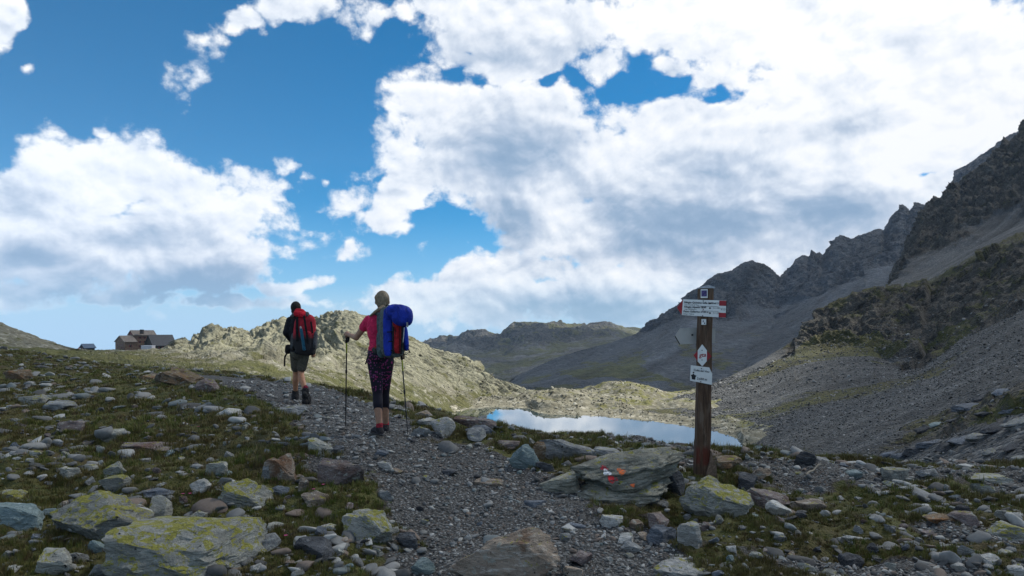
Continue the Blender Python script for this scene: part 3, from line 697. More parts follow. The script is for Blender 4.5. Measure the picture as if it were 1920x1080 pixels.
NAMED = [
    # px, py(base), w, h, kind, seed, kwargs, label
    (368, 1085, 262, 132, 'lichen', 1, dict(tilt=(0, 6), lay=.05, depth=.95, sub=5, face=(.25, -.75, 1)), 'largest boulder, grey with broad yellow lichen patches, in the lower left turf'),
    (188, 1018, 172, 92, 'lichen', 2, dict(tilt=(0, -2), lay=.04, depth=.9, sub=5, face=(-.1, -.7, 1)), 'wide flat-topped lichen boulder leaning against the largest boulder'),
    (40, 1000, 112, 68, 'teal', 3, dict(tilt=(0, 16), lay=.09), 'striped grey green boulder sloping down at the left edge of the photo'),
    (100, 1085, 92, 52, 'lichen2', 4, {}, 'rounded pale grey boulder low in the bottom left corner'),
    (188, 1086, 42, 36, 'grey', 5, {}, 'small upright grey stone between two boulders at the bottom left'),
    (455, 956, 108, 66, 'lichen', 6, dict(tilt=(0, 10), lay=.06, sub=5, face=(.2, -.5, 1)), 'grey boulder striped with yellow lichen between the largest boulder and the path'),
    (532, 908, 74, 56, 'brown', 7, dict(rough=.07), 'squarish brown block standing in the grass left of the path'),
    (500, 908, 22, 36, 'grey', 8, {}, 'narrow upright slab leaning on the squarish brown block'),
    (642, 914, 90, 52, 'purple', 9, dict(tilt=(0, 6)), 'dark sided boulder with a pale lid at the left edge of the path'),
    (700, 1020, 128, 78, 'lichen', 10, dict(tilt=(0, 10), sub=5, lay=.04, face=(.3, -.4, 1)), 'boulder with yellow lichen on its sloping back at the lower path edge'),
    (600, 1056, 104, 44, 'dark', 11, dict(tilt=(0, 10)), 'flat black rock at the bottom left of the path'),
    (765, 1028, 46, 26, 'dark', 12, {}, 'small black block touching the lichen boulder at the path edge'),
    (790, 1078, 54, 28, 'teal', 13, {}, 'greenish grey stone at the bottom edge left of the brown boulder'),
    (955, 1098, 220, 98, 'brown', 114, dict(sink=.15, planes=9, depth=.55, sub=5, rough=.06, tilt=(0, -2), face=(-.1, -1, .35)), 'large brown boulder lying on the path at the bottom of the photo'),
    (1340, 968, 128, 80, 'lichen', 16, dict(sub=5, lay=.06, tilt=(0, 8), face=(.1, -.35, 1)), 'blocky boulder capped with yellow lichen at the foot of the signpost'),
    (1266, 930, 58, 54, 'dark', 17, dict(tilt=(0, -18)), 'dark green wedge of rock between the paint marked ledge and the lichen block'),
    (1242, 1020, 66, 40, 'slate', 18, {}, 'dark bluish stone beside the round white stone'),
    (1300, 1028, 62, 52, 'pale', 19, {}, 'round white stone in front of the signpost boulders'),
    (1145, 990, 48, 26, 'pale', 20, {}, 'cream coloured angular stone on the right edge of the path'),
    (1076, 992, 46, 13, 'slate', 21, dict(depth=.5), 'flat bluish slab lying on the path'),
    (1190, 994, 38, 22, 'brown', 22, {}, 'tan rounded stone beside the cream coloured stone'),
    (982, 880, 60, 46, 'teal', 23, dict(tilt=(0, -34), depth=.5), 'greenish slab tilted up on edge at the right of the path'),
    (1010, 870, 34, 44, 'rust', 24, dict(tilt=(0, 20), depth=.6), 'rusty pointed rock propping up the tilted greenish slab'),
    (1070, 866, 122, 46, 'grey', 25, dict(tilt=(0, 16), lay=.08, depth=.45), 'long grey slab sloping to the ground above the paint marked ledge'),
    (1145, 862, 74, 24, 'grey', 26, dict(lay=.05), 'low broad grey rock behind the paint marked ledge'),
    (1360, 882, 64, 26, 'rust', 27, {}, 'reddish brown slab just behind the signpost'),
    (1400, 922, 46, 36, 'dark', 28, {}, 'dark square topped rock right of the signpost boulder'),
    (1440, 958, 84, 38, 'purple', 29, dict(tilt=(0, 14)), 'red brown rock sloping right beside the signpost boulder'),
    (1512, 960, 62, 24, 'brown', 30, {}, 'low tan and rust coloured rock in the turf right of the signpost'),
    (1425, 900, 40, 24, 'brown', 31, {}, 'two toned tan and grey stone in the turf behind the signpost boulder'),
    (1676, 906, 54, 30, 'lichen2', 32, dict(planes=8), 'squared greenish grey block on the right hand turf'),
    (1695, 923, 26, 14, 'grey', 33, {}, 'small stone lying just below the squared greenish grey block'),
    (1762, 984, 64, 20, 'rust', 34, {}, 'orange brown flat stone in the right hand turf'),
    (1812, 986, 60, 26, 'purple', 35, {}, 'brown stone carrying a small dark stone on the right hand turf'),
    (1803, 968, 32, 20, 'dark', 36, dict(sink=.05), 'small dark green stone lying on top of the brown stone'),
    (1888, 1012, 96, 30, 'lichen', 37, dict(lay=.03), 'low lichen covered rock at the right edge of the photo'),
    (1300, 1088, 150, 24, 'pale', 38, dict(depth=.7), 'broad whitish slab at the bottom right of the path'),
    (206, 832, 64, 34, 'lichen2', 39, dict(planes=9), 'triangular pale boulder standing up from the left hand turf'),
    (142, 810, 58, 30, 'purple', 40, {}, 'purple brown rock in the turf behind the triangular boulder'),
    (272, 852, 136, 26, 'purple', 41, dict(depth=.6, lay=.05), 'long pinkish slab with a yellow lichen spot in the left hand turf'),
    (218, 893, 44, 28, 'lichen', 42, {}, 'small bright yellow lichen stone above the wide flat-topped boulder'),
    (130, 900, 46, 26, 'lichen2', 43, {}, 'mottled grey stone left of the bright yellow lichen stone'),
    (214, 924, 62, 30, 'lichen', 44, dict(tilt=(0, -10)), 'yellow edged flat stone just behind the wide flat-topped boulder'),
    (405, 895, 44, 34, 'lichen2', 45, dict(planes=9), 'pointed grey stone behind the lichen striped boulder'),
    (375, 928, 40, 34, 'pale', 46, {}, 'whitish stone with a lichen rim beside the lichen striped boulder'),
    (372, 985, 46, 28, 'lichen2', 47, {}, 'grey stone with yellow lichen tucked behind the largest boulder'),
    (290, 942, 70, 22, 'slate', 48, {}, 'flat bluish grey stone between the two biggest lichen boulders and the turf'),
    (522, 932, 40, 26, 'slate', 49, {}, 'dark grey rounded stone below the squarish brown block'),
    (568, 925, 26, 34, 'brown', 50, {}, 'small pinkish upright stone between the brown block and the path'),
    (595, 950, 62, 24, 'brown', 51, {}, 'tan flat stone at the grassy left edge of the path'),
    (548, 782, 62, 28, 'grey', 52, dict(depth=.9), 'flat pale rock on the path just below the dark jacketed hiker'),
    (70, 760, 62, 26, 'lichen2', 53, dict(tilt=(0, 10)), 'low pointed pale rock far out in the left hand turf'),
    (105, 772, 74, 20, 'grey', 54, {}, 'flat layered rock next to the low pointed pale rock'),
    (30, 716, 70, 32, 'rust', 55, {}, 'dark brown rock mound at the far left of the turf'),
    (340, 728, 94, 36, 'rust', 56, dict(tilt=(0, 12), rough=.08), 'dark rust brown outcrop where the path bends out of sight'),
    (285, 715, 54, 18, 'rust', 57, {}, 'small rust brown outcrop left of the path bend'),
    (385, 738, 60, 28, 'purple', 58, dict(tilt=(0, 18)), 'sloping brown rock at the upper left edge of the path'),
    (325, 692, 34, 18, 'grey', 59, {}, 'pale rock perched above the rust brown outcrop'),
    (430, 784, 64, 18, 'pale', 60, {}, 'broad pale flat stone in the turf left of the dark jacketed hiker'),
    (890, 805, 84, 26, 'purple', 61, dict(depth=.8), 'flat purple brown slab on the crest before the lake'),
    (900, 820, 62, 20, 'slate', 62, {}, 'dark grey stone in front of the flat purple brown slab'),
    (800, 800, 48, 18, 'pale', 63, {}, 'rounded pale stone right of the blue pack hiker'),
    (795, 786, 44, 20, 'brown', 64, {}, 'brown stone behind the rounded pale stone on the crest'),
    (985, 800, 20, 18, 'grey', 65, {}, 'small upright stone on the crest against the lake'),
    (1022, 810, 32, 14, 'grey', 66, {}, 'pair sized low grey stone on the crest against the lake'),
    (790, 820, 40, 22, 'grey', 67, {}, 'grey stone beside the right trekking pole'),
    (950, 842, 54, 18, 'purple', 68, {}, 'reddish flat stone between the crest and the tilted slab'),
    (718, 857, 34, 13, 'slate', 69, {}, 'bluish stone on the path below the blue pack hiker'),
    (722, 882, 36, 16, 'pale', 70, dict(rz=-25, depth=.5), 'pale elongated stone on the path'),
    (740, 888, 40, 10, 'brown', 71, dict(rz=-20, depth=.5), 'tan flat stone touching the pale elongated stone'),
    (840, 892, 36, 12, 'dark', 72, {}, 'small dark stone in the middle of the path'),
    (920, 912, 64, 14, 'brown', 73, dict(depth=.5), 'broken brown slab flush with the path'),
    (1003, 952, 44, 14, 'slate', 74, {}, 'low grey stone on the path left of the paint marked ledge'),
    (1506, 876, 44, 28, 'dark', 75, {}, 'black rock on the crest below the scree'),
    (1386, 842, 36, 14, 'slate', 76, {}, 'bluish rock on the crest at the right end of the lake'),
    (1422, 848, 26, 11, 'teal', 77, {}, 'light teal rock right of the bluish rock on the crest'),
    (1850, 905, 110, 14, 'lichen2', 78, dict(depth=.5), 'long low pale slab on the right hand turf'),
    (1600, 898, 40, 16, 'teal', 79, {}, 'greenish stone in the turf left of the squared block'),
    (600, 852, 60, 28, 'lichen2', 80, dict(tilt=(0, 12)), 'grey green rock with grass on it at the left path edge'),
    (630, 856, 40, 24, 'dark', 81, {}, 'dark stone at the left path edge above the pale lidded boulder'),
    (615, 1000, 30, 16, 'pale', 82, {}, 'small pale stone by the gravel patch beside the lichen boulder'),
    (1185, 1036, 40, 18, 'grey', 83, {}, 'grey stone on the gravel left of the dark bluish stone'),
    (1060, 1016, 24, 14, 'grey', 84, {}, 'small rounded stone on the gravel below the flat bluish slab'),
    (1090, 1062, 46, 26, 'purple', 85, {}, 'reddish dark stone right of the large brown boulder'),
    (1070, 1084, 46, 20, 'brown', 86, {}, 'tan stone tucked under the right end of the large brown boulder'),
    (1905, 1086, 50, 24, 'pale', 87, {}, 'pale stone in the bottom right corner'),
    (20, 940, 60, 22, 'lichen', 88, dict(lay=.04), 'flat lichen stone at the left edge above the striped boulder'),
]
for (px, py, w, h, kind, seed, kw, lab) in NAMED:
    place_rock('boulder' if w > 70 else 'rock', px, py, w, h, kind, lab, seed*13+5, **kw)

# the long ledge with the red and white way mark: two stacked slabs, one thing
def build_ledge():
    P = ray_ground(1165, 945); Y = P[1]
    root = bpy.data.objects.new('rock_ledge', None); COL.objects.link(root); root.location = (P[0]*1.04, P[1]+.30, P[2])
    root['label'] = 'long layered rock ledge with red and white paint marks beside the signpost'; root['category'] = 'boulder'
    s = Y/FPX
    m, t, b = mat_rock('ledge_schist', (.15,.145,.115), (.22,.215,.175), (.31,.30,.25), .25)
    def slab(name, cx, cz, w, h, d, tilt, seed, lay=.08, n=9):
        V, F = rock_verts(seed, 5, 12, .045, lay, lay_axis=(.12, .05, 1), lay_n=n)
        V = V*np.array([w*s*.5, d, h*s*.5])
        o = new_obj(name, mesh_np(name, V, F), m, root); o.location = (cx*s, 0, cz*s); o.rotation_euler = (R(8), R(tilt), R(-4)); return o
    up = slab('upper_slab', 8, 50, 236, 66, .33, -9, 301, .17, 8)
    lo = slab('lower_slab', 12, 14, 190, 56, .30, -4, 302, .15, 7)
    lo.location.y -= .06
    slab('end_slab', -108, 20, 90, 50, .24, -12, 303, .10)
    # paint strokes: thin raised films laid on the slab face
    from mathutils.bvhtree import BVHTree
    bpy.context.view_layer.update()
    tris = []
    trees = []
    for o in (up, lo):
        me = o.data; Vw = [o.matrix_world@v.co for v in me.vertices]
        trees.append(BVHTree.FromPolygons(Vw, [p.vertices[:] for p in me.polygons]))
    def stroke(name, px, py, w, h, col, seed, rot):
        n = 14; r = random.Random(seed); vs = []
        for j in range(9):
            for i in range(n):
                a = 2*math.pi*i/n; rr = (j/8)*(1+.22*math.sin(3*a+seed)+.12*r.uniform(-1, 1))
                dx = math.cos(a)*rr*w*.5; dy = math.sin(a)*rr*h*.5
                c, s_ = math.cos(R(rot)), math.sin(R(rot)); x = px+dx*c-dy*s_; y = py+dx*s_+dy*c
                d = Vector(((x-960)/FPX, 1, (HZ-y)/FPX)).normalized(); o0 = Vector((0, 0, CAM_Z)); best = None
                for tr in trees:
                    hit = tr.ray_cast(o0, d)
                    if hit[0] is not None and (best is None or hit[3] < best[3]): best = hit
                vs.append(None if best is None else best[0]+best[1]*.004)
        fc = []
        for j in range(8):
            for i in range(n):
                q = (j*n+i, j*n+(i+1) % n, (j+1)*n+(i+1) % n, (j+1)*n+i)
                if all(vs[k] is not None for k in q) and max((vs[q[0]]-vs[k]).length for k in q) < .12: fc.append(q)
        if not fc: return
        used = sorted({k for q in fc for k in q}); mp = {k: i for i, k in enumerate(used)}
        me = bpy.data.meshes.new(name); me.from_pydata([root.matrix_world.inverted()@vs[k] for k in used], [], [[mp[k] for k in q] for q in fc])
        me.polygons.foreach_set('use_smooth', [True]*len(me.polygons))
        mm, tt, bb = mat_new(name+'_paint')
        nn = tt.noise(tt.n('ShaderNodeNewGeometry').outputs['Position'], 40, 5, .7)
        tt.set(bb.inputs['Base Color'], tt.mix(tt.mr(nn, .38, .52), (.14, .13, .11), col))
        new_obj('paint_mark', me, mm, root, label=name+' paint mark on the ledge')
    stroke('red', 1133, 878, 15, 8, (.62, .035, .055), 1, 12)
    stroke('white', 1138, 886, 17, 11, (.75, .75, .74), 2, 25)
    stroke('red', 1148, 899, 19, 13, (.60, .02, .03), 3, 18)
    stroke('orange', 1165, 884, 16, 11, (.60, .13, .03), 4, 25)
    stroke('orange', 1186, 910, 9, 7, (.45, .10, .03), 5, 10)
build_ledge()

# ------------------------------------------------------------------ further stones one can pick out, as individuals sharing eight shapes
SHAPES = []
for k in range(9):
    V, F = rock_verts(900+k, 3, 13+k % 5, .035, .05 if k % 3 == 0 else 0)
    SHAPES.append((V, F))
_shape_cache = {}
def shape_mesh(k, kind):
    if (k, kind) not in _shape_cache:
        me = mesh_np('stone', *SHAPES[k]); me.set_sharp_from_angle(angle=R(24)); me.materials.append(RM[kind]); _shape_cache[(k, kind)] = me
    return _shape_cache[(k, kind)]
COLWORD = {'lichen': 'grey stone with yellow lichen', 'lichen2': 'grey green stone', 'grey': 'plain grey stone', 'pale': 'whitish stone', 'teal': 'teal tinted stone', 'slate': 'bluish stone', 'dark': 'blackish stone', 'brown': 'tan brown stone', 'purple': 'reddish brown stone'}
LANDMARKS = [(368,1050,'the largest lichen boulder'),(188,990,'the wide flat-topped boulder'),(40,970,'the striped boulder at the left edge'),(100,1070,'the bottom left boulder'),(455,930,'the lichen striped boulder'),(532,885,'the squarish brown block'),(642,895,'the pale lidded boulder'),(700,990,'the lichen boulder on the path edge'),
    (600,1040,'the flat black rock'),(955,1060,'the large brown boulder'),(1165,905,'the paint marked ledge'),(1340,935,'the signpost lichen block'),(1300,1010,'the round white stone'),(1242,1005,'the dark bluish stone'),(1145,980,'the cream coloured stone'),(982,860,'the tilted greenish slab'),(1070,850,'the long sloping slab'),(1440,945,'the red brown rock'),(1512,950,'the tan and rust rock'),
    (1676,893,'the squared greenish block'),(1790,975,'the brown stone pair'),(1888,1000,'the right edge lichen rock'),(1300,1080,'the broad whitish slab'),(206,815,'the triangular boulder'),(142,800,'the purple brown rock'),(272,840,'the long pinkish slab'),(218,880,'the bright yellow lichen stone'),(405,880,'the pointed grey stone'),(548,770,'the flat rock below the far hiker'),(70,750,'the low pointed pale rock'),
    (30,705,'the dark brown mound'),(340,712,'the rust brown outcrop'),(430,776,'the broad pale flat stone'),(890,795,'the purple brown crest slab'),(800,793,'the rounded pale crest stone'),(1506,866,'the black crest rock'),(1386,836,'the bluish crest rock'),(1850,900,'the long low pale slab'),(600,840,'the grassy rock at the path edge'),(712,810,'the pink shirted hiker'),(1905,1075,'the bottom right corner stone'),(1425,888,'the two toned stone')]
_used_labels = set()
def stone_label(px, py, size, flat, kind):
    size_w = 'big' if size > .22 else 'medium' if size > .13 else 'small'
    for (lx, ly, nm) in sorted(LANDMARKS, key=lambda l: math.hypot(l[0]-px, 2*(l[1]-py)))[:3]:
        dx, dy = px-lx, 2*(py-ly); far = math.hypot(dx, dy) > 120
        rel = ('left of' if dx < 0 else 'right of') if abs(dx) > abs(dy) else ('behind' if dy < 0 else 'in front of')
        for shape in ('', 'flat ' if flat else 'blocky '):
            for near in (('some way ' if far else 'just '), ''):
                lab = f"{size_w} {shape}{COLWORD[kind]} {near}{rel} {nm}"
                if lab not in _used_labels and len(lab.split()) <= 16:
                    _used_labels.add(lab); return lab, None
    return f"{size_w} {COLWORD[kind]} near {nm}", f"{size_w} {COLWORD[kind]}s near {nm}"
def scatter_stones():
    r = np.random.default_rng(77); occ = [np.array(ray_ground(n[0], n[1])[:2]) for n in NAMED if n[2] > 50]; n = 0; tries = 0
    kinds = ['grey', 'lichen2', 'lichen', 'pale', 'teal', 'slate', 'dark', 'brown', 'purple']; pr = np.array([.26, .17, .14, .12, .08, .06, .05, .06, .06])
    pr = pr/pr.sum()
    while n < 290 and tries < 6000:
        tries += 1
        py = 690+390*r.uniform()**.75; px = r.uniform(-20, 1940)
        lim = 690 if px < 420 else np.interp(px, [420, 640, 780, 860, 1000, 1300, 1500, 1920], [705, 745, 775, 790, 812, 850, 872, 880])
        if py < lim: continue
        P = ray_ground(px, py)
        if P[1] > 40: continue
        d, w_ = path_mask(P[None, :2]); on = d[0] < w_[0]
        if on and r.uniform() < .72: continue
        size = r.pareto(2.6)*.055+.075
        size = min(size, .34)*(1.0 if P[1] < 8 else 1.0+.05*(P[1]-8))
        if on: size *= .6
        if any(np.hypot(*(P[:2]-o)) < size*.7+.10 for o in occ): continue
        occ.append(P[:2]*1.0)
        kind = r.choice(kinds, p=pr); k = int(r.integers(len(SHAPES)))
        o = new_obj('stone', shape_mesh(k, kind))
        hz = size*r.uniform(.22, .48)
        o.scale = (size*.55*r.uniform(.8, 1.3), size*.5*r.uniform(.7, 1.1), hz)
        o.location = (P[0], P[1]+size*.3, P[2]+hz*.30)
        o.rotation_euler = (r.normal()*.15, r.normal()*.22, r.uniform(0, 6.28))
        zone = 'lying on the gravel path' if on else ('in the turf left of the path' if (px < 700 and P[0] < PATH[6][0]+.8*(P[1]-8) or px < 560) else 'in the turf right of the path')
        lab, grp = stone_label(px, py, size, hz < size*.33, kind); o['label'] = lab; o['category'] = 'stone'; o['group'] = grp or 'loose stones '+zone
        n += 1
scatter_stones()

# dark outcrop rocks at the near end of the scree slope
from mathutils.bvhtree import BVHTree as _BVH
_scree_tree = _BVH.FromObject(SCREE, bpy.context.evaluated_depsgraph_get())
def scree_hit(px, py):
    h = _scree_tree.ray_cast(Vector((0, 0, CAM_Z)), Vector(((px-960)/FPX, 1, (HZ-py)/FPX)).normalized()); return None if h[0] is None else np.array(h[0])
OUT = [(1905,806,60,26,'grey'),(1868,812,56,24,'dark'),(1835,826,50,22,'grey'),(1800,834,44,18,'slate'),(1776,846,40,20,'dark'),(1745,838,44,18,'slate'),(1716,852,40,20,'dark'),(1690,866,44,24,'slate'),(1665,858,34,16,'slate'),(1902,772,54,14,'slate'),(1850,780,40,14,'dark'),(1812,770,50,18,'slate'),(1760,800,36,12,'teal'),(1730,812,30,14,'dark'),(1900,845,44,16,'dark'),(1860,852,36,12,'grey'),(1790,792,30,12,'dark'),(1640,872,36,16,'dark'),(1880,738,40,12,'slate'),(1838,752,34,12,'dark'),(1910,868,36,16,'grey')]
ORD = ['first', 'second', 'third', 'fourth', 'fifth', 'sixth', 'seventh', 'eighth', 'ninth', 'tenth', 'eleventh', 'twelfth']
OUTC = {'dark': 'black jagged rock', 'slate': 'bluish jagged rock', 'grey': 'grey jagged rock', 'teal': 'greenish rock', 'lichen2': 'pale mottled rock'}
for i, (px, py, w, h, kind) in enumerate(OUT):
    P_ = scree_hit(px, py)
    if P_ is None or P_[1] > 90: continue
    rank = sorted(x[0] for x in OUT if x[4] == kind).index(px); many = sum(x[4] == kind for x in OUT) > 1
    o = place_rock('outcrop_rock', px, py, w, h*.72, kind, (f'{ORD[rank]} {OUTC[kind]} from the left' if many else OUTC[kind])+' in the outcrop below the scree', 700+i*3, sub=3, depth=.8, tilt=(0, -14), lay=.06, rough=.08, group='rocks of the near outcrop', pos=P_)
    o['category'] = 'rock'

# two bleached sticks and a few pink flowers
def sticks():
    m = mat_plain_early('bleached_wood', (.30, .26, .20))
    for (a, b, lab) in (((1404, 872), (1462, 884), 'bleached thin stick lying in the turf right of the signpost'), ((1512, 896), (1540, 876), 'short pale stick leaning on stones near the black crest rock')):
        A = ray_ground(*a); B = ray_ground(*b); A[2] += .03; B[2] += .035
        bm = bmesh.new(); n = 8; d = B-A; prev = None
        for i in range(n+1):
            p = A+d*i/n+np.array([0, 0, .012*math.sin(i*1.3)]); r = .014*(1-.5*i/n)
            ring = [bm.verts.new((p[0], p[1]+math.cos(q)*r, p[2]+math.sin(q)*r)) for q in np.linspace(0, 2*math.pi, 7)[:-1]]
            if prev:
                for j in range(6): bm.faces.new((prev[j], prev[(j+1) % 6], ring[(j+1) % 6], ring[j]))
            else: bm.faces.new(ring)
            prev = ring
        bm.faces.new(prev); bmesh.ops.recalc_face_normals(bm, faces=bm.faces[:])
        me = bpy.data.meshes.new('stick'); bm.to_mesh(me); bm.free(); new_obj('stick', me, m, label=lab, category='stick')
def mat_plain_early(name, col):
    m, t, b = mat_new(name); pos = t.n('ShaderNodeNewGeometry').outputs['Position']
    t.set(b.inputs['Base Color'], t.mix(t.noise(pos, 60, 4, .6), tuple(x*.7 for x in col), tuple(x*1.25 for x in col))); return m
sticks()
def flowers():
    pm = mat_plain_early('pink_petal', (.48, .05, .22)); gm = mat_plain_early('flower_stem', (.06, .09, .02)); cm = mat_plain_early('flower_heart', (.40, .28, .05))
    for i, (px, py, where) in enumerate([(343, 940, 'behind the largest boulder, left of its twin'), (356, 941, 'behind the largest boulder, right of its twin'), (588, 936, 'beside the tan flat stone'), (536, 1020, 'by the flat black rock'), (606, 926, 'under the pale lidded boulder'), (372, 812, 'in the turf near the pointed grey stone')]):
        P = ray_ground(px, py); h = .055+.012*(i % 3); r = .013
        root = bpy.data.objects.new('flower', None); COL.objects.link(root); root.location = P; root['label'] = 'tiny pink flower '+where; root['category'] = 'flower'; root['group'] = 'pink flowers in the turf'
        bm = bmesh.new(); bmesh.ops.create_cone(bm, cap_ends=True, segments=6, radius1=.002, radius2=.0015, depth=h, matrix=Matrix.Translation((0, 0, h/2))); me = bpy.data.meshes.new('stem'); bm.to_mesh(me); bm.free(); new_obj('stem', me, gm, root)
        for k in range(5):
            a = k*2*math.pi/5; V = []
            for (u_, w_, z_) in ((0, .15, 0), (.5, .45, .25), (1, .2, .3)):
                for s_ in (-1, 1): V.append((math.cos(a)*r*u_-math.sin(a)*r*w_*s_, math.sin(a)*r*u_+math.cos(a)*r*w_*s_, h+r*z_))
            me = bpy.data.meshes.new('petal'); me.from_pydata(V+[(x, y, z-.0012) for x, y, z in V], [], [(0, 1, 3, 2), (2, 3, 5, 4), (6, 8, 9, 7), (8, 10, 11, 9), (0, 2, 8, 6), (2, 4, 10, 8), (1, 7, 9, 3), (3, 9, 11, 5), (4, 5, 11, 10), (0, 6, 7, 1)]); new_obj('petal', me, pm, root)
        bm = bmesh.new(); bmesh.ops.create_icosphere(bm, subdivisions=1, radius=r*.3, matrix=Matrix.Translation((0, 0, h+r*.1))); me = bpy.data.meshes.new('heart'); bm.to_mesh(me); bm.free(); new_obj('heart', me, cm, root)
flowers()
# ------------------------------------------------------------------ small mesh kit
def mat_plain(name, col, rough=.7, noise_amt=.25, scale=40, spec=.3, metal=0.0):
    m, t, b = mat_new(name)
    pos = t.n('ShaderNodeTexCoord').outputs['Object']
    n = t.noise(pos, scale, 5, .65)
    c = t.mix(t.mr(n, .3, .7, 0, 1), tuple(x*(1-noise_amt) for x in col), tuple(min(1, x*(1+noise_amt)) for x in col))
    t.set(b.inputs['Base Color'], c); b.inputs['Roughness'].default_value = rough; b.inputs['Specular IOR Level'].default_value = spec; b.inputs['Metallic'].default_value = metal
    return m
def bm_obj(name, bm, mat, parent=None, smooth_shade=False, **props):
    bmesh.ops.recalc_face_normals(bm, faces=bm.faces[:])
    me = bpy.data.meshes.new(name); bm.to_mesh(me); bm.free()
    if smooth_shade: me.polygons.foreach_set('use_smooth', [True]*len(me.polygons))
    return new_obj(name, me, mat, parent, **props)
def empty(name, loc, label=None, cat=None, group=None, rz=0.0):
    o = bpy.data.objects.new(name, None); COL.objects.link(o); o.location = loc; o.rotation_euler = (0, 0, rz)
    if label: o['label'] = label
    if cat: o['category'] = cat
    if group: o['group'] = group
    return o
def prism(bm, pts, y0, y1):
    """polygon in the x-z plane given thickness from y0 (front) to y1 (back)"""
    a = [bm.verts.new((x, y0, z)) for x, z in pts]; b = [bm.verts.new((x, y1, z)) for x, z in pts]
    fs = [bm.faces.new(a), bm.faces.new(b[::-1])]
    n = len(pts)
    for i in range(n): fs.append(bm.faces.new((a[(i+1) % n], a[i], b[i], b[(i+1) % n])))
    return fs
def box(bm, c, h, rot=None):
    M = Matrix.Translation(c)@((rot.to_matrix() if hasattr(rot, 'to_matrix') else rot).to_4x4() if rot is not None else Matrix.Identity(4))@Matrix.Diagonal((h[0]*2, h[1]*2, h[2]*2, 1))
    return bmesh.ops.create_cube(bm, size=1.0, matrix=M)
def text_mesh(s, size, mat, parent, loc, shear=0.0, align='LEFT', rot=0.0, bold=0.0, name='lettering'):
    cu = bpy.data.curves.new('lettering', 'FONT'); cu.body = s; cu.size = size; cu.shear = shear; cu.align_x = align; cu.align_y = 'CENTER'; cu.offset = bold; cu.resolution_u = 3
    tmp = bpy.data.objects.new('tmp', cu); COL.objects.link(tmp)
    bpy.context.view_layer.update()
    me = bpy.data.meshes.new_from_object(tmp.evaluated_get(bpy.context.evaluated_depsgraph_get()))
    bpy.data.objects.remove(tmp); bpy.data.curves.remove(cu)
    me.transform(Matrix.Rotation(R(90), 4, 'X')); me.transform(Matrix.Rotation(rot, 4, 'Y'))
    me.materials.clear(); me.name = 'lettering'
    o = new_obj(name, me, mat, parent); o.location = loc; return o

